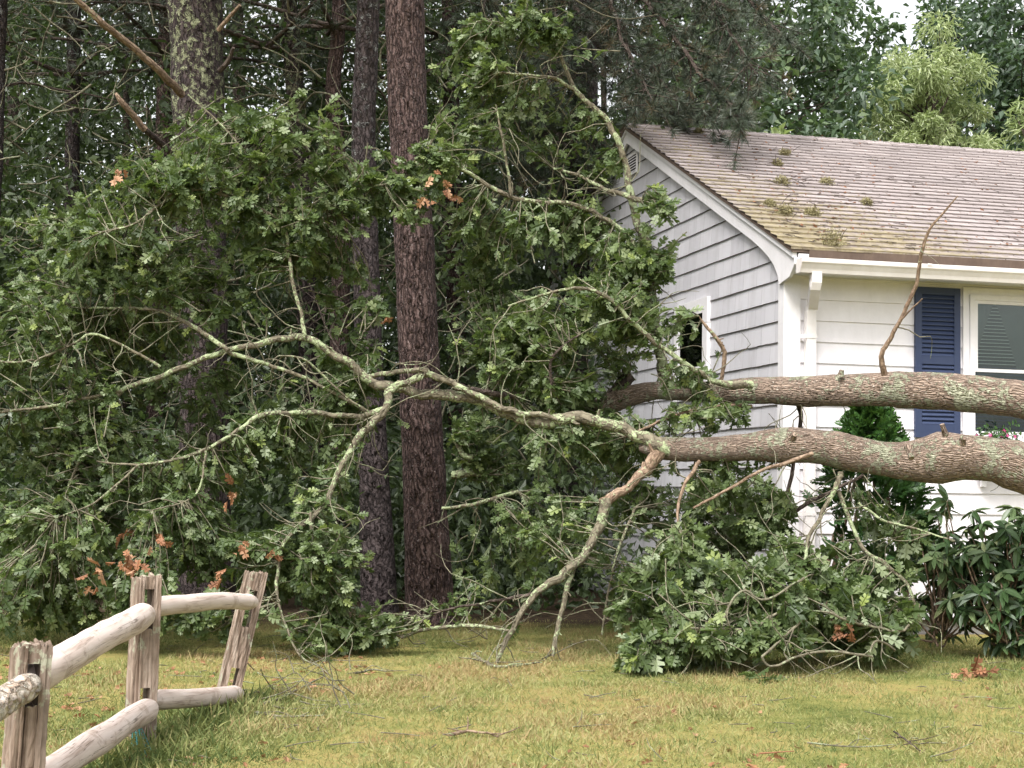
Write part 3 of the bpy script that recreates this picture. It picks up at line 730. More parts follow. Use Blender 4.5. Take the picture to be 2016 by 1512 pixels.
def side_window():
    ya, z1 = gable_yz(1401, 584); yb, _ = gable_yz(1336, 612); z0 = z1-0.95
    def ring(f, y0, y1, za, zb, t, xa, xb):
        f.box((xa, y0, za), (xb, y0+t, zb)); f.box((xa, y1-t, za), (xb, y1, zb)); f.box((xa+0.001, y0+t, zb-t), (xb, y1-t, zb)); f.box((xa+0.001, y0+t, za), (xb, y1-t, za+t))
    m = MB(); ring(m, ya, yb, z0, z1, 0.10, -0.045, 0.0); fr = m.build('window', M_TRIM, **house_o)
    m = MB(); ring(m, ya+0.102, yb-0.102, z0+0.102, z1-0.102, 0.035, -0.040, -0.029); m.box((-0.04, ya+0.14, z1-0.68), (-0.029, yb-0.14, z1-0.64)); m.build('sash', M_TRIM, parent=fr, local=True)
    m = MB(); m.box((-0.0325, ya+0.137, z0+0.137), (-0.0315, yb-0.137, z1-0.137)); m.build('glass', M_GLASS, parent=fr, local=True)
    m = MB(); z = z1-0.15
    while z > z0+0.15:
        m.add([(-0.0297, ya+0.14, z), (-0.0297, yb-0.14, z), (-0.0285, yb-0.14, z+0.01), (-0.0285, ya+0.14, z+0.01)], [(0, 3, 2, 1)], [4]); z -= 0.028
    m.build('blind', M_BLIND, parent=fr, local=True)
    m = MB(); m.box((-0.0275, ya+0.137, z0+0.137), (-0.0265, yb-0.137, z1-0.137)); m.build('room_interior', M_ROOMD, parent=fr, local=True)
side_window()
def vent():
    y0, z1 = gable_yz(1258, 302); y1, z0 = gable_yz(1241, 345)
    y1 = y0 + 0.42
    m = MB(); t = 0.025
    m.box((-0.034, y0-t, z0-t), (-0.02, y0, z1+t)); m.box((-0.034, y1, z0-t), (-0.02, y1+t, z1+t)); m.box((-0.033, y0, z1), (-0.02, y1, z1+t)); m.box((-0.033, y0, z0-t), (-0.02, y1, z0))
    v = m.build('gable_vent', M_TRIM, **house_o)
    m = MB(); m.box((-0.0255, y0, z0), (-0.0245, y1, z1)); m.build('opening', M_VENT, parent=v, local=True)
    m = MB()
    for k in range(6):
        z = z0 + (k+0.3)*(z1-z0)/6
        V = [(-0.030, y0, z-0.004), (-0.030, y1, z-0.004), (-0.026, y1, z+0.008), (-0.026, y0, z+0.008)]
        m.add(V, [(0, 3, 2, 1)], [4])
    m.build('slats', M_TRIM, parent=v, local=True)
vent()
def HW(x, y, z): return HC + e2*x + e1*y + np.array([0, 0, z])

# flowers in the window box
def flowers():
    for k, (px, lab) in enumerate(((1952, 'pink flowering plant at the end of the window box behind the lower trunk'), (1985, 'second pink flowering plant along the window box from its left end'))):
        x = front_xz(px, 860, -0.17)[0]; c = HW(x, -0.17, box_top)
        t = thing('flowering_plant', lab, 'flowers', tuple(c), group='flowers in the window box')
        f = MB(); n = 130
        P = c + rng.normal(size=(n, 3))*[0.06, 0.05, 0.05] + [0, 0, 0.06]; P[:, 2] = np.maximum(P[:, 2], c[2]+0.005)
        leaves(f, OVAL, P, rng.normal(size=(n, 3)), rng.normal(size=(n, 3))+[0, 0, 1], 0.045, rng.random(n)); f.build('foliage', M_THUJA, t)
        p = MB()
        for q in range(5):
            b = c + rng.normal(size=3)*[0.08, 0.03, 0.015] + [0, -0.04, 0.075]
            a = rng.random()*6.28 + np.arange(5)*1.2566
            ax = np.stack([np.cos(a), np.sin(a)*0.4-0.3, np.sin(a)], -1)
            leaves(p, OVAL, np.repeat(b[None], 5, 0), ax, np.tile([0, -1.0, 0.2], (5, 1)), 0.02, rng.random(5))
        p.build('blossoms', M_PETAL, t)
flowers()

# ------------------------------------------------------------------ fallen oak
ROOT = W(2330, 1010, 10.9); ROOTG = ROOT.copy(); ROOTG[2] = 0
oak = thing('fallen_oak', 'fallen oak, two thick lichened stems across the house front and a big leafy crown', 'tree', tuple(ROOTG))
LIMBS = []                                  # (object, path points) for attaching foliage
def limb(pts, d0, d1, mat_=None, seg=10, bumpv=0.12, jit=0.006, name='limb', parent=None, wob=0.0, scale=1.0):
    """pts: (px, py, width_px); depth runs from d0 to d1 along the path"""
    pts = np.asarray(pts, float); n = len(pts)
    ln = np.concatenate([[0], np.cumsum(np.hypot(np.diff(pts[:, 0]), np.diff(pts[:, 1])))]); ln /= ln[-1]
    ds = d0 + (d1-d0)*ln + wob*np.sin(ln*5.0)
    P = np.array([W(p[0], p[1], d) for p, d in zip(pts, ds)]); R = np.array([p[2]*0.5*d/FPX for p, d in zip(pts, ds)])*scale
    P[:, 2] = np.maximum(P[:, 2], R*0.7)
    P, R = smooth_path(P, R, step=max(0.025, R.mean()*0.5), jitter=jit)
    R = R*(1 + 0.10*snoise(P, 9.0, int(abs(pts[0][0]))))
    mb = MB(); tube(mb, P, R, seg, bumpv, 14.0, seed=int(pts[0][1]) + 3)
    return mb, P, R
def add_limb(pts, d0, d1, m=None, stubs=0, **k):
    mb, P, R = limb(pts, d0, d1, scale=0.85, **k)
    for _ in range(stubs):                  # knots and snapped-off twig stubs
        i = rng.integers(2, len(P)-2); d = nrm(rng.normal(size=3)+[0, -0.3, 0.3]); L = R[i]*rng.uniform(1.6, 3.5)
        tube(mb, *smooth_path([P[i], P[i]+d*L*0.6, P[i]+d*L+rng.normal(size=3)*0.01], [R[i]*0.45, R[i]*0.3, R[i]*0.22], 0.02), 6, 0.2, 30)
    o = mb.build('limb', m or M_LIMB, oak)
    LIMBS.append((o, P, R)); return o, P, R

# two main stems, from the fork (out of frame, right) leftwards
def stem(edges, d0, d1, lab):
    e = np.asarray(edges, float); pts = np.stack([e[:, 0], (e[:, 1]+e[:, 2])/2, e[:, 2]-e[:, 1]], 1)
    mb, P, R = limb(pts, d0, d1, seg=56, bumpv=0.075, jit=0.0)
    return mb, P, R
mbU, PU, RU = stem([(2330, 870, 1010), (2200, 800, 905), (2100, 768, 850), (2016, 752, 822), (1960, 744, 816), (1900, 738, 812), (1850, 733, 806), (1800, 734, 803), (1735, 733, 799), (1680, 736, 800), (1640, 738, 800), (1590, 742, 800), (1540, 741, 797), (1480, 742, 796), (1420, 750, 793), (1350, 752, 790), (1290, 752, 787), (1235, 762, 800), (1180, 785, 820), (1130, 800, 828)], 10.9, 12.3, 'U')
mbL, PL, RL = stem([(2470, 960, 1240), (2330, 900, 1110), (2200, 885, 1060), (2100, 880, 1015), (2016, 868, 972), (1960, 862, 950), (1900, 856, 946), (1850, 856, 950), (1800, 866, 950), (1740, 868, 940), (1700, 862, 932), (1660, 854, 922), (1620, 848, 912), (1560, 842, 910), (1500, 848, 908), (1420, 858, 909), (1350, 862, 908), (1300, 862, 904), (1275, 868, 896), (1258, 876, 888)], 10.7, 11.3, 'L')
def knot(mb, P, px, py, d, ax, L, r):
    c = W(px, py, d); tube(mb, *smooth_path([c, c+np.array(ax)*L*0.5, c+np.array(ax)*L], [r*1.5, r*1.05, r*0.9], 0.02), 10, 0.15, 25)
knot(mbL, PL, 1893, 872, 10.55, (0.02, -0.6, 0.5), 0.07, 0.022); knot(mbL, PL, 1862, 858, 10.72, (-0.28, -0.2, 0.7), 0.11, 0.016)
knot(mbL, PL, 1560, 862, 10.85, (0.1, -0.7, 0.3), 0.08, 0.022); knot(mbL, PL, 1789, 880, 10.52, (0.05, -0.55, -0.75), 0.10, 0.022)
knot(mbU, PU, 1655, 740, 11.6, (0.1, -0.2, 0.7), 0.06, 0.02)
sU = mbU.build('stem', M_TRUNK, oak); sL = mbL.build('stem', M_TRUNK, oak)
LIMBS += [(sU, PU, RU), (sL, PL, RL)]
# butt, out of frame: both stems join and lie on the ground
mbB = MB(); P, R = smooth_path([PL[0]+[0.0, 0, 0], W(2620, 1150, 10.9), W(2850, 1200, 11.1)], [RL[0]*1.05, 0.34, 0.30], 0.1); P[:, 2] = np.maximum(P[:, 2], R*0.9)
tube(mbB, P, R, 32, 0.08, 8); mbB.build('butt', M_TRUNK, oak)

A = add_limb
A([(1318, 886, 44), (1296, 876, 36), (1262, 858, 30), (1215, 840, 27), (1165, 828, 25), (1125, 822, 26), (1085, 832, 30), (1040, 828, 27), (985, 808, 26), (940, 786, 25), (880, 778, 25), (830, 776, 24), (785, 764, 24)], 11.25, 11.5, stubs=4)
A([(785, 764, 22), (730, 752, 21), (690, 716, 20), (650, 692, 19), (600, 664, 18), (545, 670, 16), (500, 680, 15), (440, 692, 13), (400, 706, 12), (330, 736, 11), (270, 756, 11), (237, 771, 11), (207, 830, 9), (162, 900, 8), (140, 945, 6), (120, 1000, 4)], 11.5, 11.2, stubs=5)
A([(240, 770, 9), (170, 784, 8), (100, 800, 7), (0, 812, 6), (-90, 830, 4)], 11.2, 10.9)
A([(450, 690, 12), (402, 656, 10), (345, 624, 9), (300, 610, 7), (200, 606, 6), (150, 608, 4)], 11.3, 11.6, stubs=3)
A([(345, 624, 6), (322, 582, 5), (290, 530, 5), (240, 490, 4), (180, 470, 3)], 11.4, 11.8)
A([(315, 722, 7), (260, 690, 6), (185, 658, 6), (150, 674, 6), (70, 708, 5), (0, 712, 4), (-70, 700, 3)], 11.25, 10.9)
A([(600, 664, 10), (592, 610, 9), (576, 560, 9), (570, 500, 8), (552, 415, 8), (524, 362, 7), (490, 312, 6), (440, 250, 5), (370, 186, 4)], 11.4, 11.6, stubs=4)
A([(560, 438, 8), (480, 396, 7), (385, 373, 7), (325, 396, 6), (265, 440, 5), (200, 457, 4)], 11.5, 11.0)
A([(575, 490, 7), (600, 440, 6), (660, 400, 6), (715, 370, 6), (777, 357, 5), (840, 300, 4)], 11.5, 12.1)
A([(842, 735, 20), (800, 752, 16), (768, 766, 20), (762, 800, 17), (725, 840, 16), (690, 886, 15), (665, 932, 14), (650, 975, 13), (620, 1015, 12), (580, 1045, 10), (556, 1076, 9), (546, 1130, 8), (545, 1172, 7), (562, 1232, 5), (590, 1290, 5), (626, 1332, 4)], 11.45, 10.3, stubs=5)
A([(612, 1008, 8), (613, 1055, 7), (620, 1096, 6), (594, 1099, 4)], 10.8, 10.75)
A([(768, 800, 14), (730, 815, 14), (680, 820, 13), (630, 814, 12), (570, 814, 12), (510, 820, 11), (470, 846, 10), (430, 872, 9), (380, 895, 8), (320, 910, 7), (260, 915, 6), (190, 908, 4)], 11.5, 10.9, stubs=4)
A([(405, 888, 6), (396, 950, 5), (370, 985, 4), (300, 1005, 3)], 11.0, 10.8)
A([(275, 914, 6), (228, 955, 5), (182, 992, 4), (110, 1020, 3)], 10.9, 10.6)
A([(722, 741, 10), (780, 732, 11), (832, 728, 14), (850, 738, 18)], 11.5, 11.4, stubs=2)
A([(848, 738, 16), (900, 762, 16), (960, 790, 15), (1010, 812, 14), (1072, 818, 12), (1100, 826, 8)], 11.4, 11.3, stubs=4)
A([(852, 740, 14), (930, 768, 13), (1012, 780, 16)], 11.6, 11.9, m=M_DARKB)
A([(1296, 890, 36), (1268, 930, 24), (1232, 962, 22), (1186, 990, 26)], 11.2, 11.0, m=M_BROWN, stubs=3)
A([(1190, 985, 26), (1180, 1040, 23), (1150, 1090, 21), (1110, 1130, 20), (1060, 1165, 18), (1030, 1200, 15), (1000, 1252, 12), (978, 1306, 8)], 11.0, 10.6, stubs=5)
A([(1132, 1108, 14), (1112, 1180, 12), (1097, 1240, 12), (1088, 1292, 8)], 10.9, 10.7, stubs=3)
A([(1060, 1166, 9), (980, 1182, 7), (900, 1196, 6), (850, 1210, 4)], 10.8, 11.2, m=M_DARKB)
A([(1020, 968, 9), (960, 985, 9), (915, 996, 8), (870, 1000, 6)], 11.9, 11.6)
A([(1600, 893, 10), (1545, 912, 9), (1500, 926, 8), (1430, 965, 7), (1365, 1000, 5)], 10.85, 10.4, m=M_BROWN)
A([(1378, 908, 9), (1346, 958, 8), (1335, 1000, 7), (1336, 1045, 4)], 11.1, 10.9, m=M_BROWN)
A([(1655, 930, 14), (1636, 975, 11), (1612, 1024, 10), (1592, 1060, 10), (1582, 1110, 9), (1562, 1150, 7), (1500, 1180, 6), (1480, 1215, 5)], 11.0, 10.6, stubs=3)
A([(1650, 965, 11), (1668, 1010, 10), (1700, 1080, 9), (1745, 1112, 9), (1785, 1150, 8), (1800, 1195, 7), (1790, 1255, 5)], 11.0, 10.7, stubs=2)
A([(1690, 990, 7), (1740, 1025, 6), (1800, 1040, 5), (1880, 1065, 3)], 11.0, 10.8)
A([(1700, 935, 8), (1560, 1010, 9), (1480, 1090, 8), (1420, 1140, 7)], 11.5, 11.6, m=M_DARKB)
A([(1742, 738, 16), (1736, 696, 11), (1752, 668, 10), (1776, 622, 9), (1800, 570, 9), (1815, 495, 8), (1830, 452, 6), (1856, 420, 5), (1886, 386, 3)], 11.35, 11.0, m=M_BROWN)
A([(1775, 628, 6), (1795, 608, 4), (1816, 588, 3)], 11.2, 11.1, m=M_BROWN)
A([(1420, 750, 10), (1426, 695, 10), (1405, 660, 9), (1388, 640, 8), (1376, 622, 3)], 11.8, 11.7, m=M_BROWN, stubs=2)
A([(1480, 758, 20), (1420, 755, 15), (1378, 735, 13), (1312, 690, 12), (1250, 640, 11), (1205, 592, 9), (1150, 568, 8), (1090, 575, 6), (1000, 602, 4)], 11.7, 11.3, stubs=4)
A([(1312, 752, 26), (1290, 640, 22), (1276, 500, 20), (1248, 420, 19), (1235, 350, 19), (1221, 288, 16), (1192, 232, 14), (1140, 188, 12), (1112, 132, 9), (1090, 86, 8), (1028, 50, 6), (970, 44, 4)], 12.3, 12.3, stubs=5)
A([(1132, 180, 9), (1096, 156, 8), (1040, 148, 6), (980, 143, 4)], 12.3, 12.0)
A([(1090, 84, 6), (1060, 40, 5), (1030, 5, 3)], 12.3, 12.2)
A([(1265, 395, 14), (1190, 372, 11), (1140, 346, 9), (1090, 332, 6)], 12.2, 12.4, stubs=2)
A([(1290, 560, 14), (1230, 460, 12), (1140, 406, 12), (1060, 398, 11), (1008, 388, 11), (960, 364, 10), (900, 328, 8), (850, 302, 5)], 12.3, 11.9, stubs=4)
A([(1006, 386, 9), (1001, 342, 7), (990, 280, 6), (976, 205, 3)], 12.0, 11.9)
A([(1240, 738, 34), (1180, 800, 26), (1100, 830, 20), (1000, 700, 16), (960, 760, 14)], 12.3, 12.2, m=M_DARKB)
A([(1085, 760, 8), (1085, 710, 7), (1110, 680, 6), (1140, 660, 4)], 11.6, 11.5, m=M_DARKB)
A([(790, 1255, 7), (850, 1236, 9), (930, 1232, 9), (1002, 1241, 6)], 11.6, 11.4)
A([(930, 900, 14), (912, 895, 14), (892, 865, 12)], 12.2, 12.2)
A([(890, 935, 18), (930, 930, 20), (960, 935, 12)], 12.4, 12.3)
A([(1480, 800, 9), (1420, 800, 11), (1360, 810, 10), (1300, 830, 7), (1230, 860, 5)], 11.8, 11.4, m=M_BROWN)
A([(1570, 790, 12), (1575, 840, 10), (1540, 1000, 8), (1470, 1100, 6)], 11.9, 12.2, m=M_DARKB)
A([(1250, 1000, 7), (1215, 1090, 7), (1195, 1180, 6), (1185, 1250, 5)], 11.4, 11.2)

for pl, w_, d in (([(1350, 1236), (1438, 1240), (1488, 1238), (1513, 1216), (1548, 1203)], 7, 10.15), ([(1500, 1293), (1508, 1308), (1528, 1311), (1573, 1291), (1638, 1283), (1718, 1293)], 6, 10.0), ([(1423, 1223), (1443, 1181), (1468, 1163), (1508, 1181), (1583, 1138)], 6, 10.2),
               ([(1633, 1206), (1673, 1223), (1768, 1243), (1790, 1230)], 6, 10.25), ([(1500, 1293), (1548, 1251), (1578, 1221)], 6, 10.05), ([(1290, 1265), (1380, 1250), (1440, 1225)], 4, 10.2), ([(1712, 1285), (1724, 1262), (1745, 1268), (1762, 1280)], 5, 10.1)):
    A([(x, y, w_) for x, y in pl], d, d+0.15, m=M_TWIG)
A([(450, 694, 10), (554, 727, 9), (613, 751, 8), (661, 775, 8), (722, 810, 9)], 11.35, 11.5, stubs=3)
A([(549, 700, 4), (598, 707, 5), (637, 741, 5), (686, 785, 5), (726, 810, 6)], 11.2, 11.4)
# foliage: leafy sprays fill these ellipses (px centre, px radii, depth, +-depth, sprays)
BLOBS = [
 (330, 330, 140, 105, 11.3, .5, 58), (560, 240, 95, 110, 11.6, .4, 40), (500, 420, 170, 120, 11.6, .5, 56), (150, 480, 150, 100, 11.6, .6, 48), (60, 440, 80, 50, 12.0, .4, 16),
 (90, 620, 150, 150, 11.6, .7, 70), (280, 560, 150, 110, 11.6, .6, 50), (560, 560, 130, 140, 11.8, .5, 52), (690, 620, 75, 150, 11.8, .5, 40), (705, 420, 60, 110, 12.0, .4, 26), (650, 330, 60, 60, 11.8, .4, 12),
 (110, 850, 170, 170, 11.5, .8, 110), (330, 1000, 200, 130, 11.5, .6, 100), (560, 900, 150, 120, 11.6, .6, 66), (640, 1120, 110, 160, 11.1, .5, 84), (420, 1150, 200, 110, 11.0, .6, 100),
 (110, 1090, 170, 150, 11.2, .7, 100), (610, 1240, 120, 75, 10.8, .4, 56), (30, 1200, 120, 60, 10.8, .5, 36), (240, 780, 130, 90, 11.7, .6, 44), (690, 800, 55, 80, 11.9, .4, 22), (-120, 800, 120, 420, 11.5, .8, 120),
 (350, 1220, 220, 50, 10.9, .4, 44), (200, 1180, 150, 80, 11.2, .4, 40), (300, 690, 150, 60, 12.0, .4, 26),
 (830, 390, 62, 80, 11.9, .3, 24), (855, 300, 40, 35, 11.8, .2, 8), (960, 480, 110, 90, 12.2, .4, 44), (1090, 460, 120, 90, 12.2, .5, 50), (1200, 470, 110, 90, 12.1, .4, 46), (990, 620, 130, 110, 12.2, .5, 62), (1150, 630, 130, 110, 12.0, .5, 66), (1235, 600, 60, 115, 11.9, .4, 38),
 (1310, 420, 28, 40, 12.0, .2, 7), (1312, 515, 24, 38, 12.0, .2, 7), (1290, 480, 50, 60, 12.0, .3, 14), (1020, 700, 130, 80, 12.1, .4, 46), (1110, 760, 100, 60, 12.0, .4, 30), (960, 870, 90, 90, 12.3, .4, 34), (1100, 890, 130, 70, 11.8, .5, 46), (1200, 870, 80, 60, 11.7, .4, 28),
 (1080, 1010, 75, 100, 11.6, .4, 32), (960, 1160, 120, 70, 12.0, .5, 13), (1160, 1070, 80, 100, 12.2, .4, 9), (1345, 745, 50, 18, 11.6, .2, 6), (1312, 640, 18, 60, 11.8, .2, 5), (1250, 960, 60, 80, 11.9, .4, 18),
 (940, 120, 100, 90, 12.4, .4, 34), (1080, 40, 90, 55, 12.3, .4, 22), (1010, 240, 90, 70, 12.4, .4, 22), (900, 230, 50, 60, 12.3, .3, 12), (1140, 250, 50, 40, 12.4, .3, 6), (920, 300, 90, 40, 12.3, .3, 14), (1180, 330, 50, 40, 12.4, .2, 8),
 (1325, 1140, 85, 100, 10.9, .4, 50), (1440, 1180, 140, 90, 10.8, .5, 72), (1600, 1200, 150, 75, 10.8, .5, 70), (1275, 1290, 70, 45, 10.3, .25, 26), (1480, 1265, 200, 42, 10.4, .3, 60), (1700, 1240, 110, 50, 10.8, .4, 36), (1560, 1120, 70, 60, 11.0, .3, 16),
 (1400, 960, 100, 60, 12.0, .3, 26), (1360, 1060, 70, 90, 12.0, .3, 24), (1480, 870, 60, 30, 12.2, .2, 6), (390, 310, 70, 60, 12.4, .3, 14), (470, 250, 40, 50, 12.2, .3, 7), (395, 560, 75, 110, 12.6, .4, 34), (400, 850, 60, 110, 12.4, .4, 20), (400, 400, 70, 70, 12.4, .3, 16), (440, 720, 60, 60, 12.6, .3, 10), (200, 640, 90, 70, 12.4, .4, 22),
 (1430, 945, 75, 55, 11.3, .3, 14), (1480, 1050, 80, 80, 11.4, .3, 22), (1500, 960, 60, 60, 11.6, .3, 12), (1390, 822, 90, 28, 11.6, .3, 16), (1330, 1000, 60, 90, 11.7, .3, 16), (1770, 1150, 60, 70, 11.2, .3, 12), (1760, 1060, 60, 70, 11.4, .3, 10)]
LP = [p for _, p, _ in LIMBS]; LIDX = np.concatenate([np.full(len(p), i) for i, p in enumerate(LP)]); LALL = np.vstack(LP)
FOL = {i: MB() for i in range(len(LIMBS))}; TWG = {i: MB() for i in range(len(LIMBS))}
nleaf = 0
def spray(fol, twg, tip, root, nl, size, tshift=0.0):
    global nleaf
    d = tip-root; L = np.linalg.norm(d); d = d/max(L, 1e-6)
    if L > 0.55: root = tip - d*rng.uniform(0.3, 0.55)
    mid = (tip+root)/2 + rng.normal(size=3)*0.05
    P, R = smooth_path([root, mid, tip], [0.0055, 0.0042, 0.0022], 0.07, 0.004)
    tube(twg, P, R, 4, 0, tint=0.5, cap=False)
    k = nl
    t = np.sort(rng.random(k))**0.6
    base = root + (mid-root)*np.minimum(t*2, 1)[:, None] + (tip-mid)*np.maximum(t*2-1, 0)[:, None]
    ax = d[None]*0.5 + rng.normal(size=(k, 3))*[0.75, 0.75, 0.55] + [0, 0, -0.22]
    nm = rng.normal(size=(k, 3))*0.55 + [0, -0.25, 0.8]
    tt = np.clip(rng.normal(0.42, 0.22, k)+tshift+rng.normal()*0.10, 0, 0.88); pale = rng.random(k) < 0.13; tt[pale] = rng.uniform(0.88, 1.0, pale.sum())
    leaves(fol, OAK, base, ax, nm, size*rng.uniform(0.7, 1.25, k), tt, 0.25, 0.28); nleaf += k
for (bx, by, rx, ry, d, dd, ns) in BLOBS:
    for _ in range(int(ns*1.5)):
        for _try in range(20):
            q = rng.normal(size=3); q = q/np.linalg.norm(q)*rng.random()**0.45
            px, py, dp = bx+q[0]*rx, by+q[1]*ry, d+q[2]*dd
            p = W(px, py, dp)
            if snoise(p[None], 5.0, 21, 2)[0] > -0.08: break
        if p[2] < 0.06: p[2] = 0.06 + rng.random()*0.15
        dist = np.linalg.norm(LALL-p, axis=1); j = int(np.argmin(dist)); i = int(LIDX[j])
        root = LALL[j]
        if dist[j] < 0.06: root = p + rng.normal(size=3)*0.3
        spray(FOL[i], TWG[i], p, root, int(rng.integers(8, 15)), rng.choice([0.07, 0.09, 0.11], p=[0.3, 0.4, 0.3])*(1.28 if d < 11.05 and bx > 1200 else 1.0), 0.08*snoise(p[None], 2.0, 5, 2)[0])
# bare, lichen-grey twigs on every limb
for i, (o, P, R) in enumerate(LIMBS):
    L = np.linalg.norm(np.diff(P, axis=0), axis=1).sum(); bare = o.data.materials[0] == M_BROWN; k = int(L*((2 if bare else 7) if i > 3 else 2))
    for _ in range(k):
        j = rng.integers(1, max(2, int(len(P)*(0.7 if bare else 1)))); p = P[j]; d = nrm(rng.normal(size=3) + [-0.3, 0, -0.1]); ll = rng.uniform(0.2, 0.75)
        q = [p]
        for s in range(5):
            d = nrm(d + rng.normal(size=3)*0.42 + [0, 0, -0.06]); q.append(q[-1]+d*ll/5)
        q = np.array(q); q[:, 2] = np.maximum(q[:, 2], 0.02)
        tube(TWG[i], *smooth_path(q, np.linspace(0.0055, 0.0016, 6), 0.06, 0.003), 4, 0, cap=False)
        if rng.random() < 0.6:
            d2 = nrm(q[3]-q[1] + rng.normal(size=3)*0.15); e = q[2]; q2 = np.array([e, e+d2*0.1, e+d2*0.22+rng.normal(size=3)*0.03])
            tube(TWG[i], *smooth_path(q2, [0.004, 0.003, 0.0014], 0.06), 4, 0, cap=False)
for i, (o, P, R) in enumerate(LIMBS):
    f = FOL[i]
    if TWG[i].n: f.absorb(TWG[i], 1)
    if f.n: f.build('foliage', [M_OAK, M_TWIG], o)
# browned leaf sprigs hanging in the crown: parts of the oak
for (px, py, d, k) in [(240, 342, 10.8, 5), (848, 384, 11.6, 4), (880, 352, 11.6, 3), (890, 388, 11.6, 5), (460, 970, 10.8, 7), (310, 1060, 10.6, 7), (186, 1115, 10.5, 7), (245, 1110, 10.4, 7), (266, 1124, 10.4, 6), (1660, 1230, 10.3, 7), (445, 1130, 10.5, 4), (475, 1085, 10.5, 4), (535, 1100, 10.6, 4), (190, 1150, 10.5, 5), (240, 1050, 10.8, 4), (770, 630, 11.6, 2)]:
    m = MB(); c = W(px, py, d)
    leaves(m, OAK, c+rng.normal(size=(k, 3))*0.03, rng.normal(size=(k, 3))+[0, 0, -0.6], rng.normal(size=(k, 3))+[0, -0.8, 0.2], 0.088*rng.uniform(0.7, 1.2, k), rng.random(k), 0.5, 0.5)
    m.build('browned_sprig', M_DEAD, oak)
print('oak leaves', nleaf)

# ------------------------------------------------------------------ standing pines
def pine_crown(seed, h0, h1, rmax, tufts=26, nw=10):
    """boughs with needle tufts, origin at trunk base"""
    r = np.random.default_rng(seed); mb = MB(); wd = MB()
    for k in range(nw):
        z = h0 + (h1-h0)*(k+r.random()*0.6)/nw; L = rmax*(1-0.75*((z-h0)/(h1-h0))**1.3)*r.uniform(0.7, 1.1)
        nb = r.integers(4, 7)
        for a in r.random()*6.28 + np.arange(nb)*6.283/nb + r.normal(size=nb)*0.2:
            d = np.array([math.cos(a), math.sin(a), 0.05]); e = np.array([0, 0, z])
            Q = np.array([e, e+d*L*0.5+[0, 0, 0.1], e+d*L+[0, 0, -0.15*L*0.5]])
            tube(wd, *smooth_path(Q, [0.03, 0.018, 0.006], 0.25, 0.01, r), 5, 0, cap=False)
            t = 0.25+0.75*r.random(tufts)**0.8
            c = np.array([Q[0]+(Q[1]-Q[0])*min(1, 2*x)+(Q[2]-Q[1])*max(0, 2*x-1) for x in t]) + r.normal(size=(tufts, 3))*[0.28, 0.28, 0.16]*(L/2)
            nn = 16; base = np.repeat(c, nn, 0); ax = r.normal(size=(tufts*nn, 3)) + np.repeat(nrm(d+r.normal(size=(tufts, 3))*0.4), nn, 0)*0.9
            leaves(mb, NEED, base, ax, r.normal(size=(tufts*nn, 3)), 0.15, np.repeat(np.clip(r.normal(0.45, 0.2, tufts), 0, 0.85), nn)+r.random(tufts*nn)*0.1, 0, 0.05)
    return mb, wd
CROWNS = []
for s in range(3):
    m_, w_ = pine_crown(40+s, 5.8, 14.0, 2.9); m_.absorb(w_, 1)
    CROWNS.append(m_)
PINES = []
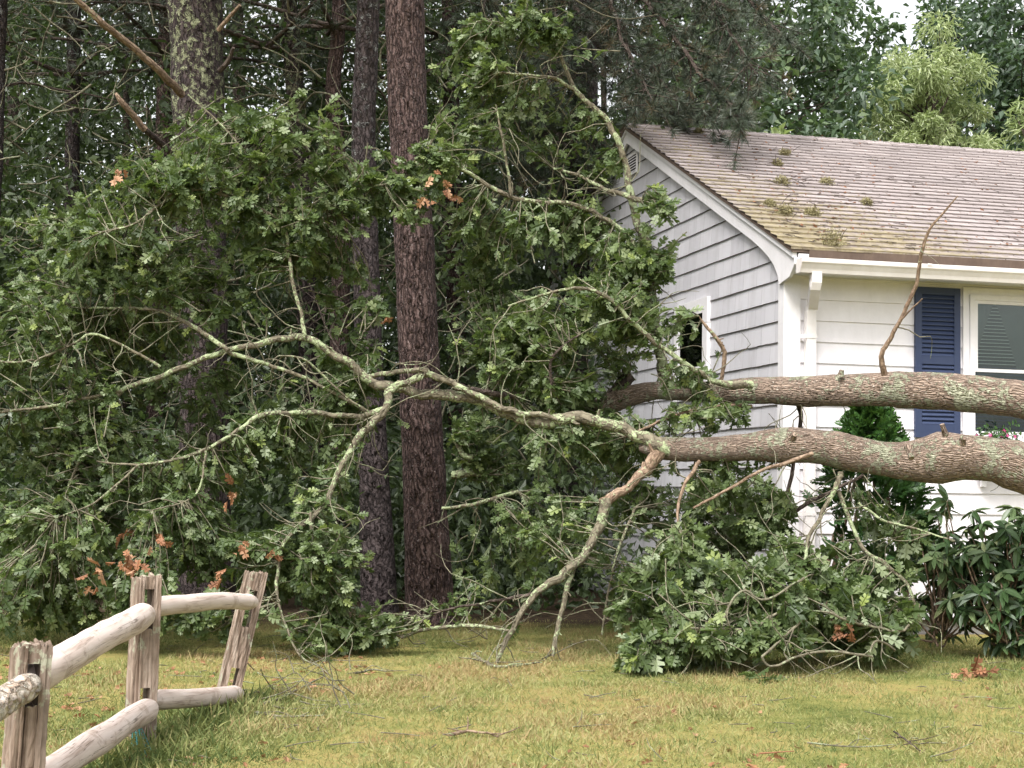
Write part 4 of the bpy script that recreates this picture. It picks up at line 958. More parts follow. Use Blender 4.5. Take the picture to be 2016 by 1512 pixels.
def pine(name, label, pts, d, bark, crown=0, snags=6, side=1, zc=0.0, dead=(), group='standing pines'):
    pts = np.asarray(pts, float)
    P = np.array([W(p[0], p[1], d) for p in pts]); R = np.array([p[2]*0.5*d/FPX for p in pts])
    b = P[0].copy(); dirv = nrm(P[0]-P[1]); t = P[0][2]/max(0.2, -dirv[2]) if dirv[2] < 0 else 0
    b = P[0] + dirv*t; b[2] = 0
    dirt = nrm(P[-1]-P[0]); top = P[-1] + dirt*((13.5-P[-1][2])/dirt[2])
    P2 = np.vstack([[b + [0, 0, -0.1]], [b+[0, 0, 0.12]], P[1:] if P[0][2] < 0.3 else P, [(P[-1]+top)/2], [top]])
    R0 = R[0]; R2 = np.concatenate([[R0*1.45, R0*1.12], R[1:] if P[0][2] < 0.3 else R, [R[-1]*0.75, R[-1]*0.3]])
    root = thing(name, label, 'tree', tuple(b), group=group)
    mb = MB(); Pp, Rr = smooth_path(P2, R2, step=0.03 if R0 > 0.12 else 0.06)
    tube(mb, Pp, Rr, 72 if R0 > 0.12 else 32, 0.055, 13.0, seed=int(pts[0][0])); mb.build('trunk', bark, root)
    for m_, nm_, mt in ((CROWNS[crown % 3], 'crown', [M_NEEDLE, M_DARKB]),):
        if nm_ not in CRM or (nm_, crown % 3) not in CRM:
            o = m_.build(nm_, mt, parent=root, local=True); CRM[(nm_, crown % 3)] = o
        else: 
            o = CRM[(nm_, crown % 3)].copy(); COL.objects.link(o); o.parent = root
        off = top-b; o.location = (off[0]*0.7, off[1]*0.7, zc); o.rotation_euler = (0, 0, rng.random()*6.28)
    for _ in range(snags):                    # dead lower snags with hanging lichen
        z = rng.uniform(1.6, 5.8); j = int(np.argmin(abs(Pp[:, 2]-z))); a = rng.random()*6.28; ll = rng.uniform(0.35, 1.7)
        d_ = np.array([math.cos(a), math.sin(a)*0.7, rng.uniform(-0.2, 0.35)]); q = [Pp[j]]
        for s in range(5):
            d_ = nrm(d_ + rng.normal(size=3)*0.22); q.append(q[-1]+d_*ll/5)
        m2 = MB(); tube(m2, *smooth_path(q, np.linspace(0.017, 0.005, 6), 0.06, 0.006), 5, 0.1, 20)
        for s in range(7):
            e = q[rng.integers(1, 6)]; dd = nrm(rng.normal(size=3)+[0, 0, -0.1]); ee = e+dd*rng.uniform(0.15, 0.5)
            tube(m2, *smooth_path([e, (e+ee)/2+rng.normal(size=3)*0.03, ee], [0.006, 0.004, 0.002], 0.06), 4, 0, cap=False)
        m2.build('dead_snag', M_TWIG if rng.random() < 0.6 else M_DARKB, root)
    for (q, mt) in dead:
        qq = np.array([W(x, y, dd) for x, y, w_, dd in q]); rr = [w_*0.5*dd/FPX for x, y, w_, dd in q]
        m2 = MB(); tube(m2, *smooth_path(qq, rr, 0.03, 0.003), 8, 0.10, 9); m2.build('dead_snag', mt, root)
    return root, Pp
CRM = {}
pine('pine_tree', 'tall red-barked pine trunk standing bare in the middle of the scene, beside the fallen crown', [(846, 1225, 88), (838, 1000, 86), (826, 740, 80), (816, 500, 78), (806, 300, 77), (799, 100, 76), (797, 0, 76), (792, -200, 74)], 13.5, M_PINE, 0, 1)
pine('pine_tree', 'thick pine trunk blotched with pale lichen at left, brown dead branches on it', [(404, 1190, 104), (402, 950, 98), (400, 700, 94), (396, 450, 96), (390, 200, 102), (384, 0, 106), (380, -200, 104)], 14.3, M_PINEL, 1, 4,
     dead=[([(358, 186, 16, 13.9), (320, 146, 15, 13.5), (282, 112, 14, 13.3), (240, 76, 13, 13.1), (200, 44, 13, 12.9), (140, -10, 11, 12.7)], M_BROWN), ([(285, 255, 14, 13.0), (262, 228, 13, 12.9), (240, 202, 13, 12.8), (228, 184, 7, 12.8)], M_BROWN), ([(400, 330, 18, 14.2), (340, 300, 14, 13.6), (285, 255, 12, 13.0)], M_DARKB), ([(430, 60, 10, 14.1), (452, 34, 8, 14.0), (472, 10, 6, 13.9)], M_BROWN), ([(432, 140, 11, 14.1), (450, 120, 10, 14.0), (460, 94, 6, 13.9)], M_DARKB)])
pine('pine_tree', 'slim grey-flecked pine trunk standing just left of the tall red-barked pine', [(746, 1205, 66), (737, 950, 60), (726, 700, 55), (716, 300, 48), (722, 100, 45), (726, 0, 44), (730, -150, 42)], 14.8, M_PINEG, 2, 5)
pine('pine_tree', 'thin lichen-flecked pine trunk between the blotched thick pine and the slim grey one', [(622, 1120, 46), (612, 800, 42), (600, 500, 40), (582, 200, 36), (568, 0, 34), (556, -150, 32)], 18.5, M_PINEL, 0, 5)
pine('pine_tree', 'dark purplish pine trunk glimpsed behind the slim grey-flecked pine', [(664, 1130, 40), (668, 700, 38), (672, 400, 34), (656, 180, 30), (668, 0, 28)], 18.0, M_PINE, 1, 5)
pine('pine_tree', 'thin dark pine trunk deep in the wood near the left edge', [(128, 1110, 36), (138, 600, 32), (143, 250, 28), (147, 0, 26)], 20.0, M_PINEG, 2, 7)
pine('pine_tree', 'thin pine trunk half hidden behind the blotched thick trunk, seen on its left side', [(300, 1110, 40), (310, 700, 36), (322, 300, 34), (330, 0, 32)], 19.0, M_PINE, 0, 7)
pine('pine_tree', 'grey pine trunk at the far left edge hung with lichened twigs', [(-60, 1150, 60), (-40, 700, 54), (-20, 300, 50), (-10, 0, 48)], 16.0, M_PINEG, 1, 8)
pine('pine_tree', 'dark pine trunk rising behind the leafy limbs left of the gable', [(905, 1110, 40), (900, 700, 38), (890, 300, 34), (885, 0, 32)], 20.0, M_PINE, 2, 5)
# ------------------------------------------------------------------ pine whose boughs hang over the roof
def hanging_pine():
    b = base_at(1130, 19.0)
    root = thing('pine_tree', 'dark pine whose drooping grey-green boughs hang in front of the roof ridge', 'tree', tuple(b), group='standing pines')
    mb = MB(); P, R = smooth_path([b+[0, 0, -0.1], b+[0.05, 0, 4], b+[0, 0, 9], b+[0.1, 0, 13]], [0.26, 0.2, 0.16, 0.06], 0.08); tube(mb, P, R, 40, 0.05, 13); mb.build('trunk', M_PINEG, root)
    boughs = [  # px polyline, depth0, depth1
     ([(1120, -180), (1220, -60), (1300, 40), (1370, 130), (1430, 195), (1462, 240)], 18.5, 15.6), ([(1120, -260), (1280, -120), (1380, -10), (1440, 70), (1490, 150)], 18.5, 16.2),
     ([(1120, -100), (1200, 20), (1260, 110), (1330, 190), (1400, 230)], 18.6, 17.0), ([(1120, 0), (1180, 90), (1240, 170), (1300, 215), (1350, 225)], 18.8, 17.6), ([(1120, -300), (1320, -160), (1440, -40), (1510, 40), (1540, 70)], 18.6, 17.2),
     ([(1110, -50), (1060, 60), (1010, 140), (960, 190)], 18.5, 17.5), ([(1110, 80), (1060, 180), (1010, 240), (960, 270)], 18.5, 17.3), ([(1120, 120), (1150, 220), (1170, 290), (1180, 330)], 18.6, 18.0), ([(1110, 200), (1060, 290), (1030, 350), (990, 390)], 18.6, 17.8),
     ([(1120, -160), (1100, -20), (1090, 90), (1080, 170)], 18.4, 17.0), ([(1120, -200), (1180, -60), (1220, 60), (1260, 150), (1290, 205)], 18.4, 16.2), ([(1115, -200), (1000, -60), (940, 30), (900, 80)], 18.6, 17.4), ([(1120, 230), (1090, 330), (1080, 420), (1100, 480)], 18.8, 18.2), ([(1120, -320), (1250, -200), (1340, -90), (1390, -30), (1420, 20)], 18.5, 16.9)]
    for pl, d0, d1 in boughs:
        n = len(pl); Q = np.array([W(x, y, d0+(d1-d0)*i/(n-1)) for i, (x, y) in enumerate(pl)])
        P, R = smooth_path(Q, np.linspace(0.04, 0.007, n), 0.08, 0.015)
        wd = MB(); tube(wd, P, R, 6, 0.1, 15); ne = MB()
        L = len(P)
        for j in range(int(L*0.2), L):
            for _ in range(3):
                if rng.random() < 0.9:
                    d_ = nrm(nrm(P[min(j+1, L-1)]-P[j-1])*0.6 + rng.normal(size=3)*[0.7, 0.7, 0.5] + [0, 0, -0.25]); ll = rng.uniform(0.12, 0.5)
                    e = P[j]+d_*ll + [0, 0, -0.05]
                    tube(wd, *smooth_path([P[j], (P[j]+e)/2+[0, 0, 0.015], e], [0.007, 0.005, 0.003], 0.08), 4, 0, cap=False)
                    for s in range(rng.integers(2, 5)):
                        c = P[j] + (e-P[j])*rng.uniform(0.45, 1.0); nn = 28
                        leaves(ne, NEED, np.repeat(c[None], nn, 0), nrm(rng.normal(size=(nn, 3))) + d_*0.8, rng.normal(size=(nn, 3)), 0.125, np.clip(rng.normal(0.5, 0.2)+rng.random(nn)*0.1, 0, 0.95) if rng.random() < 0.95 else np.full(nn, 1.0), 0, 0.08)
        c = P[-1]; nn = 50
        leaves(ne, NEED, np.repeat(c[None], nn, 0)+rng.normal(size=(nn, 3))*0.03, rng.normal(size=(nn, 3))*0.7+[0.1, 0, -0.6], rng.normal(size=(nn, 3)), 0.15, np.full(nn, 0.55), 0, 0.05)
        o = wd.build('bough', M_DARKB, root); ne.build('needles', M_NEEDLE, o)
hanging_pine()

# ------------------------------------------------------------------ broadleaf trees beyond the house
def leafy_tree(name, label, px, d, h, rad, z0, n, m, size, seed, squash=1.0, tpl=DIA, hang=0.2, group='trees beyond the house', tb=0.0, clump=60, trunk_r=0.13, cr=0.33):
    r = np.random.default_rng(seed); b = base_at(px, d)
    root = thing(name, label, 'tree', tuple(b), group=group)
    tr = MB(); top = b + [r.normal()*0.3, 0, h*0.9]
    P, R = smooth_path([b+[0, 0, -0.1], b+[0.1, 0, h*0.35], (b+top)/2+[-0.1, 0, h*0.15], top], [trunk_r*1.3, trunk_r, trunk_r*0.7, 0.02], 0.15, 0.01, r); tube(tr, P, R, 14, 0.08, 9)
    fo = MB(); zc = (z0+h)/2; hz = (h-z0)/2
    for c in range(clump):
        q = r.normal(size=3); q = q/np.linalg.norm(q)*r.random()**0.38
        sh = 1.0 - (0.05 if name == 'lime_tree' else 0.35)*max(0, q[2])
        cc = b + np.array([q[0]*rad*sh, q[1]*rad*sh, zc+q[2]*hz])
        j = int(np.argmin(abs(P[:, 2]-max(z0*0.8, cc[2]-0.8*r.random()-0.4))))
        tube(tr, *smooth_path([P[j], (P[j]+cc)/2+r.normal(size=3)*0.15, cc], [0.035, 0.02, 0.006], 0.2, 0.01, r), 5, 0, cap=False)
        k = int(n/clump); rr = rad*cr*r.uniform(0.6, 1.2)
        pp = r.normal(size=(k, 3)); pp = pp/np.linalg.norm(pp, axis=1, keepdims=True)*(r.random((k, 1))**0.45)*[rr, rr, rr*0.7]
        base = cc + pp
        ax = r.normal(size=(k, 3))*0.8 + nrm(pp)*0.8 + [0, 0, -hang]; nmv = r.normal(size=(k, 3))*0.6+[0, -0.2, 0.8]
        leaves(fo, tpl, base, ax, nmv, size*r.uniform(0.6, 1.3, k), np.clip(r.normal(0.45+tb+0.12*r.normal(), 0.2, k), 0, 1), 0.3, 0.25)
    tr.build('trunk', M_DARKB, root); fo.build('crown', m, root)
    return root
leafy_tree('lime_tree', 'bright lime-green tree with feathery drooping sprays standing beyond the roof', 1832, 36, 12.0, 1.55, 6.2, 24000, M_LIME, 0.16, 1, tpl=oval_template(0.12), hang=0.4, clump=85, cr=0.30, group=None)
leafy_tree('broadleaf_tree', 'blue-green broadleaf tree left of the lime-green one, sky showing between its leaves', 1640, 42, 15.5, 2.4, 5.5, 4600, M_FAR, 0.26, 2, clump=70)
leafy_tree('broadleaf_tree', 'dark broadleaf tree right of the lime-green tree at the upper right corner', 2010, 42, 15.5, 2.7, 5.0, 10000, M_FAR, 0.26, 3, clump=110, tb=-0.2)
leafy_tree('broadleaf_tree', 'tall broadleaf tree behind the drooping pine boughs', 1490, 34, 14.5, 2.5, 4.5, 10000, M_FAR, 0.22, 4, clump=110, tb=0.1)
leafy_tree('broadleaf_tree', 'shaded broadleaf tree rising directly behind the lime-green tree', 1880, 54, 18.5, 2.8, 12.0, 5500, M_FAR, 0.28, 5, clump=90, tb=-0.15)
leafy_tree('broadleaf_tree', 'yellow-green sapling peeping over the ridge beside the pine tip', 1522, 24, 6.6, 0.6, 5.0, 500, M_LIME, 0.2, 6, clump=14, trunk_r=0.05, tb=-0.2)
leafy_tree('broadleaf_tree', 'pale green tree at the right edge just above the roof', 2035, 30, 8.9, 0.8, 6.0, 1400, M_LIME, 0.18, 7, clump=30, trunk_r=0.08, tpl=oval_template(0.1), tb=-0.25)
leafy_tree('broadleaf_tree', 'light green broadleaf tree half seen through the pine boughs', 1330, 27, 10.8, 1.7, 4.0, 6500, M_FAR, 0.18, 8, clump=80, tb=0.25)
leafy_tree('broadleaf_tree', 'low dark broadleaf tree showing just above the middle of the ridge', 1600, 33, 8.0, 1.3, 5.2, 2400, M_FAR, 0.2, 9, clump=36, tb=-0.3, trunk_r=0.08)
leafy_tree('broadleaf_tree', 'dark bushy tree behind the foot of the lime-green tree', 1735, 46, 10.2, 1.6, 5.5, 3600, M_FAR, 0.24, 10, clump=44, tb=-0.3)

# ------------------------------------------------------------------ woodland mass behind
def woodland():
    fo = MB(); n = 0
    for c in range(3400):
        px = rng.uniform(-420, 1330); d = rng.uniform(17.5, 34); p = W(px, 0, d); p[2] = rng.random()*12.5 if c < 2500 else rng.random()*5.5
        if px > 1180 and p[2] > 6 and rng.random() < 0.5: continue
        k = 95; rr = rng.uniform(0.35, 0.85)
        pp = rng.normal(size=(k, 3)); pp = nrm(pp)*(rng.random((k, 1))**0.4)*[rr, rr, rr*0.65]
        leaves(fo, DIA, p+pp, rng.normal(size=(k, 3))+[0, 0, -0.2], rng.normal(size=(k, 3))*0.6+[0, -0.2, 0.8], 0.115*rng.uniform(0.6, 1.3, k), np.clip(rng.normal(0.42+0.16*rng.normal(), 0.2, k), 0, 1), 0.3, 0.2)
    for c in range(620):                    # deeper rows that close most of the gaps
        px = rng.uniform(-420, 1180); d = rng.uniform(34, 44); p = W(px, 0, d); p[2] = rng.random()*16.5
        if snoise(p[None], 0.9, 55, 2)[0] > 0.5: continue
        k = 70; pp = nrm(rng.normal(size=(k, 3)))*(rng.random((k, 1))**0.4)*[1.1, 0.9, 0.8]
        leaves(fo, DIA, p+pp, rng.normal(size=(k, 3))+[0, 0, -0.2], rng.normal(size=(k, 3))*0.6+[0, -0.4, 0.6], 0.24*rng.uniform(0.6, 1.3, k), np.clip(rng.normal(0.45+0.16*rng.normal(), 0.2, k), 0, 1), 0.3, 0.2)
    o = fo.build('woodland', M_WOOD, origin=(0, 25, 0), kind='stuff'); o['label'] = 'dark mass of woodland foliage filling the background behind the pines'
    st = MB()
    for c in range(26):
        px = rng.uniform(-420, 1250); d = rng.uniform(19, 36); b = base_at(px, d); r0_ = rng.uniform(0.05, 0.15)
        tp = b + [rng.normal()*0.5, 0, 13]
        tube(st, *smooth_path([b+[0, 0, -.1], (b+tp)/2+rng.normal(size=3)*0.2, tp], [r0_, r0_*0.8, r0_*0.4], 0.4, 0.01), 10, 0.08, 9)
    for c in range(900):                    # tangle of dead twigs
        px = rng.uniform(-300, 1100); d = rng.uniform(15.5, 22); p = W(px, rng.uniform(-60, 900), d); dd = nrm(rng.normal(size=3)*[1, 0.6, 0.6]); ll = rng.uniform(0.3, 1.3); q = [p]
        for s in range(4):
            dd = nrm(dd+rng.normal(size=3)*0.3); q.append(q[-1]+dd*ll/4)
        tube(st, *smooth_path(q, np.linspace(rng.uniform(0.006, 0.014), 0.003, 5), 0.12, 0.01), 4, 0, cap=False, mi=1)
    o = st.build('woodland_stems', [M_DARKB, M_TWIG], origin=(0, 25, 0), kind='stuff'); o['label'] = 'crowded thin stems and dead twigs inside the woodland'
    # low understorey
    un = MB()
    for c in range(520):
        px = rng.uniform(-420, 1330); d = rng.uniform(14.6, 19); p = base_at(px, d); p[2] = rng.random()**1.3*1.7
        dx = (p-HC)@e2
        if dx > -0.35: continue
        k = 40; rr = rng.uniform(0.2, 0.5); pp = nrm(rng.normal(size=(k, 3)))*(rng.random((k, 1))**0.4)*rr; q = p+pp; q[:, 2] = np.maximum(q[:, 2], 0.02)
        leaves(un, DIA, q, rng.normal(size=(k, 3)), rng.normal(size=(k, 3))*0.6+[0, -0.2, 0.8], 0.11*rng.uniform(0.6, 1.3, k), np.clip(rng.normal(0.35, 0.2, k), 0, 1), 0.3, 0.2)
    o = un.build('undergrowth', M_WOOD, origin=(0, 16, 0), kind='stuff'); o['label'] = 'dark leafy undergrowth on the forest floor beyond the fallen crown'
woodland()

# ------------------------------------------------------------------ shrubs by the house
def thuja():
    b = base_at(1712, 12.35)
    root = thing('arborvitae', 'conical evergreen arborvitae shrub against the white wall behind both fallen stems', 'shrub', tuple(b))
    st = MB()
    for k in range(5):
        a = rng.normal(size=2)*0.12
        tube(st, *smooth_path([b+[a[0]*1.2, a[1], -0.05], b+[a[0]*1.5, a[1]*1.3, 0.5], b+[a[0]*0.6, a[1]*0.5, 1.3]], [0.03, 0.024, 0.01], 0.06, 0.008), 7, 0.12, 15)
    st.build('stems', M_BROWN, root)
    f = MB()
    for c in range(1100):
        z = 0.42 + rng.random()**0.9*1.45; t = (z-0.42)/1.45
        rad = 0.50*(1-t**1.9)*min(1, 0.55+t*2)+0.02
        a = rng.random()*6.28; rr = rad*rng.random()**0.3
        out = np.array([math.cos(a), math.sin(a), 0]); p = b+[rr*math.cos(a), rr*math.sin(a), z]
        if z < 1.25 and snoise(p[None], 7, 9, 2)[0] < -0.05: continue
        ax = nrm(out*0.9 + [0, 0, 0.5] + rng.normal(size=3)*0.4); side = nrm(np.cross(ax, rng.normal(size=3))); k = 16
        u = np.linspace(0, 1, k); base = p + ax*u[:, None]*0.13
        sg = np.where(np.arange(k) % 2 == 0, 1, -1)[:, None]
        axs = ax*0.9 + side*sg*0.8 + rng.normal(size=(k, 3))*0.15
        leaves(f, DIA, base, axs, np.cross(ax, side)+rng.normal(size=(k, 3))*0.2, 0.062*(1.15-0.6*u), np.clip(rng.normal(0.35+0.35*t, 0.18, k), 0, 1), 0.1, 0.1)
    f.build('foliage', M_THUJA, root)
thuja()
def rhodo(px, d, w_, h, n, label, seed):
    r = np.random.default_rng(seed); b = base_at(px, d)
    root = thing('rhododendron', label, 'shrub', tuple(b), group='rhododendrons by the house')
    st = MB(); f = MB()
    for c in range(n):
        q = r.normal(size=3); q = q/np.linalg.norm(q)*r.random()**0.4
        z = h*0.5+q[2]*h*0.5; p = b + [q[0]*w_, q[1]*w_*0.7, max(0.12, z)]
        d_ = nrm(np.array([q[0], q[1], 0.9])+r.normal(size=3)*0.25); e = b+[q[0]*w_*0.25, q[1]*w_*0.2, z*0.35]
        tube(st, *smooth_path([e, (e+p)/2+r.normal(size=3)*0.04, p], [0.010, 0.007, 0.004], 0.08), 5, 0, cap=False)
        k = 10; a = r.random()*6.28+np.arange(k)*2.4
        s1 = nrm(np.cross(d_, [0.3, 1, 0.1])); s2 = np.cross(d_, s1)
        ax = s1*np.cos(a)[:, None]+s2*np.sin(a)[:, None] + d_*r.uniform(-0.45, 0.5, k)[:, None] + [0, 0, -0.25] + r.normal(size=(k, 3))*0.25
        leaves(f, RHODO, np.repeat(p[None], k, 0), ax, np.repeat(d_[None], k, 0)+[0, -0.1, 0.25], 0.125*r.uniform(0.6, 1.25, k), np.clip(r.normal(0.45, 0.22, k)+r.normal()*0.15+(0.2 if px < 1900 else 0), 0, 1), 0.25, 0.35)
    st.build('stems', M_BROWN, root); f.build('foliage', M_RHODO, root)
rhodo(1992, 11.6, 0.50, 1.18, 170, 'glossy long-leaved rhododendron at the right edge in front of the white wall', 3)
rhodo(1850, 11.9, 0.28, 1.25, 48, 'loose pale-leaved rhododendron stems right of the arborvitae', 4)

# ------------------------------------------------------------------ split-rail fence
def fence():
    P1 = np.array([-1.60, 5.3, 0.0]); P2 = base_at(291, 7.24); P3 = base_at(456, 8.6)
    P1 = base_at(60, 5.35)
    root = thing('rail_fence', 'weathered round-rail timber fence with leaning far post at lower left', 'fence', tuple(P2))
    def post(base, h, yaw, lean, w_, slots, seed):
        r = np.random.default_rng(seed); mb = MB()
        up = nrm(np.array([lean[0], lean[1], 1.0])); sx = np.array([math.cos(yaw), math.sin(yaw), 0]); sy = np.cross(up, sx); sx = np.cross(sy, up)
        def slab(x0, x1, y0, y1, z0, z1, jag=0.0):
            nz = max(2, int((z1-z0)/0.03)); nu = 5
            ring = []
            for i in range(nu): ring.append((x0+(x1-x0)*i/nu, y0))
            for i in range(nu): ring.append((x1, y0+(y1-y0)*i/nu))
            for i in range(nu): ring.append((x1-(x1-x0)*i/nu, y1))
            for i in range(nu): ring.append((x0, y1-(y1-y0)*i/nu))
            ring = np.array(ring); m = len(ring); off = r.normal(size=m)*0.0025; V = []
            for k in range(nz+1):
                z = z0+(z1-z0)*k/nz; tp = 1-0.05*z/h
                zz = np.full(m, z) + (r.normal(size=m)*jag if k == nz else 0)
                q = ring*tp; rad = nrm(q)
                q = q + rad*(off + r.normal(size=m)*0.0012)[:, None]
                V.append(base + sx*q[:, :1] + sy*q[:, 1:] + up*zz[:, None])
            V = np.concatenate(V); F = []
            for k in range(nz):
                for i in range(m): F.append((k*m+i, k*m+(i+1) % m, (k+1)*m+(i+1) % m, (k+1)*m+i))
            mb.add(V, F, [4]*len(F)); cc = V[-m:].mean(0) - up*0.004
            mb.add(np.vstack([V[-m:], [cc]]), [(i, (i+1) % m, m) for i in range(m)], [3]*m)
        hw = w_/2; s = 0.024
        slab(-hw, -s, -hw, hw, -0.2, h-0.012, 0.006); slab(s, hw, -hw, hw, -0.2, h, 0.006)
        z = -0.2
        for a, b in list(slots)+[(h-0.004, None)]:
            slab(-s+0.0015, s-0.0015, -hw+0.004, hw-0.004, z, a, 0.003); z = b
        mb.build('post', M_POST, root)
    post(P1, 0.645, math.radians(33), (0.035, 0), 0.110, [(0.10, 0.24), (0.44, 0.58)], 1)
    post(P2, 0.76, math.radians(30), (0.012, 0), 0.114, [(0.10, 0.26), (0.52, 0.70)], 2)
    post(P3, 0.72, math.radians(20), (0.20, 0.06), 0.116, [(0.05, 0.2), (0.42, 0.62)], 3)
    def rail(a, b, r0_, r1_, m, bend=0.0, bumpv=0.10, tipa=True, tipb=True):
        a = np.asarray(a); b = np.asarray(b); n = 60; t = np.linspace(0, 1, n); L = np.linalg.norm(b-a)
        P = a + (b-a)*t[:, None] + np.array([0, 0, 1.0])*(bend*np.sin(t*math.pi))[:, None]
        R = r0_ + (r1_-r0_)*t
        e = 0.10/L
        if tipb: R = R*np.clip(0.42+0.58*np.sqrt(np.clip((1-t)/e, 0, 1)), 0, 1)
        if tipa: R = R*np.clip(0.42+0.58*np.sqrt(np.clip(t/e, 0, 1)), 0, 1)
        P = P + 0.006*np.stack([snoise(P, 5, 61+int(900*r0_), 2), P[:, 0]*0, snoise(P, 5, 62+int(900*r1_), 2)], 1); mb = MB(); tube(mb, P, R, 28, bumpv, 11, seed=int(1000*r0_)); mb.build('rail', m, root)
    z = np.array([0, 0, 1.0]); dn = nrm(P2-P1); df = nrm(P3-P2)
    rail(P1+z*0.515, W(291, 1207, 7.18), 0.064, 0.058, M_RAIL)
    rail(P1+z*0.15, W(297, 1392, 7.16), 0.056, 0.052, M_RAIL)
    rail(W(300, 1197, 7.30), W(502, 1184, 8.52), 0.046, 0.042, M_RAIL, 0.015)
    rail(W(300, 1382, 7.30), W(472, 1366, 8.50), 0.050, 0.044, M_RAIL, 0.0)
    rail(W(-700, 1765, 3.1), W(68, 1344, 5.29), 0.046, 0.050, M_BARKRAIL, 0.0, 0.16)
    P0 = base_at(-700, 3.1)
    post(P0, 0.62, math.radians(33), (0, 0), 0.12, [(0.10, 0.24), (0.40, 0.58)], 4)
    rail(P0+z*0.15, P1+z*0.15, 0.05, 0.05, M_RAIL)
    return P1, P2, P3
FP1, FP2, FP3 = fence()
def net():
    mb = MB()
    a, b, c, d_ = W(262, 1420, 7.15), W(272, 1418, 7.1), W(318, 1530, 6.75), W(255, 1530, 6.75)
    for t in np.linspace(0, 1, 9):
        p, q = a+(b-a)*t, d_+(c-d_)*t
        tube(mb, *smooth_path([p, (p+q)/2+rng.normal(size=3)*0.006, q], [0.0014]*3, 0.05), 4, 0, cap=False)
    for t in np.linspace(0.05, 1, 18):
        p, q = a+(d_-a)*t, b+(c-b)*t
        tube(mb, *smooth_path([p, (p+q)/2+rng.normal(size=3)*0.004, q], [0.0012]*3, 0.05), 4, 0, cap=False)
    tag(mb.build('garden_net', M_TEAL), 'scrap of teal plastic netting at the foot of the nearer whole fence post', 'net')
net()

# ------------------------------------------------------------------ lawn blades, litter, sticks
def grass():
    n = 420000
    x = rng.uniform(-5.2, 5.8, n); y = 4.4 + rng.random(n)**0.9*9.8
    P = np.stack([x, y, np.zeros(n)], 1)
    keep = np.abs(x) < (0.36*y + 0.9); hx = (P-HC)@e1; keep &= ~((hx > -0.45) & ((P-HC)@e2 > -0.3))
    edge = y + 0.9*snoise(P, 1.3, 14, 2) - 0.08*x; keep &= (edge < 13.0) | (rng.random(n) < 0.15)
    P = P[keep]; n = len(P); P[:, 2] = -0.004
    big = snoise(P, 1.1, 31, 3); small = snoise(P, 6.0, 32, 2)
    nearf = np.minimum(np.linalg.norm(P[:, :2]-FP2[:2], axis=1), np.linalg.norm(P[:, :2]-FP3[:2], axis=1))
    seg = np.clip(((P-FP1)@nrm(FP3-FP1))/np.linalg.norm(FP3-FP1), 0, 1); nearf = np.minimum(nearf, np.linalg.norm(P[:, :2]-(FP1+(FP3-FP1)*seg[:, None])[:, :2], axis=1))
    tall = np.exp(-(nearf/0.35)**2)
    tint = np.clip(0.48 + 0.34*big + 0.36*small + 0.24*snoise(P, 15.0, 33, 2) + rng.normal(size=n)*0.23 - 0.28*tall, 0, 1)
    h = 0.034*(1+0.5*small+0.5*np.maximum(0, snoise(P, 9.0, 41, 2)))*rng.uniform(0.5, 1.4, n) + 0.085*tall*rng.random(n)
    ax = rng.normal(size=(n, 3))*[0.75, 0.75, 0.2]+[0, 0, 0.75]
    mb = MB(); leaves(mb, (np.array([(0, 0.05), (0, -0.05), (0.6, -0.036), (0.6, 0.036), (1, 0)]), [[0, 1, 2, 3], [3, 2, 4]]), P, ax, rng.normal(size=(n, 3)), h, tint, 0, 0.35)
    o = mb.build('grass', M_GRASS, origin=(0, 8, 0), kind='stuff'); o['label'] = 'short mown lawn grass, yellowish and mossy in patches'
    n = 2600; mb = MB()
    px = rng.uniform(-3.4, 3.6, n); py = 5.0+rng.random(n)*7; P = np.stack([px, py, np.full(n, 0.015)], 1)
    k = (snoise(P, 1.6, 77, 2) + np.where(px < -0.9, 0.35, -0.15)) > 0.25 - 0.25*(rng.random(n) < 0.25); P = P[k]; n = len(P)
    leaves(mb, OAK, P, rng.normal(size=(n, 3))*[1, 1, 0.15], rng.normal(size=(n, 3))*0.4+[0, 0, 1], 0.07*rng.uniform(0.25, 1.05, n)**1.0, rng.random(n), 0.4, 0.3)
    for _ in range(220):
        c = np.array([rng.uniform(-3.2, 3.6), 5.5+rng.random()*6.8, 0.018]); d_ = nrm(rng.normal(size=3)*[1, 1, 0.12]); e = c + d_*rng.uniform(0.05, 0.22)
        tube(mb, *smooth_path([c, (c+e)/2+rng.normal(size=3)*[0.012, 0.012, 0.004], e], [0.003, 0.0026, 0.0015], 0.04), 4, 0, cap=False, mi=1)
    o = mb.build('leaf_litter', [M_DEAD, M_TWIG], origin=(0, 8, 0), kind='stuff'); o['label'] = 'scattered dry brown leaves and twig bits lying in the grass'
grass()
STICKS = [([(888, 1446), (920, 1440), (950, 1442), (982, 1450)], 7, 'short brown stick lying alone on the lawn near the bottom middle', M_BROWN),
 ([(930, 1288), (950, 1300), (970, 1311), (1000, 1312), (1050, 1306)], 8, 'pale lichened stick on the grass below the broken hanging limb', M_LIMB),
 ([(1590, 1462), (1640, 1468), (1700, 1470), (1760, 1466)], 4, 'thin grey twig lying on the grass at lower right', M_TWIG),
 ([(520, 1385), (560, 1372), (610, 1345), (640, 1330)], 6, 'pale branching twig on the grass right of the leaning post', M_TWIG),
 ([(500, 1402), (560, 1410), (640, 1408)], 6, 'flat bleached twig on the grass in front of the leaning post', M_TWIG),
 ([(1760, 1440), (1790, 1462), (1812, 1478)], 4, 'thin bent dark twig on the grass at the lower right', M_DARKB),
 ([(700, 1325), (735, 1318), (760, 1322)], 5, 'small grey twig on the grass by the crown edge', M_TWIG)]
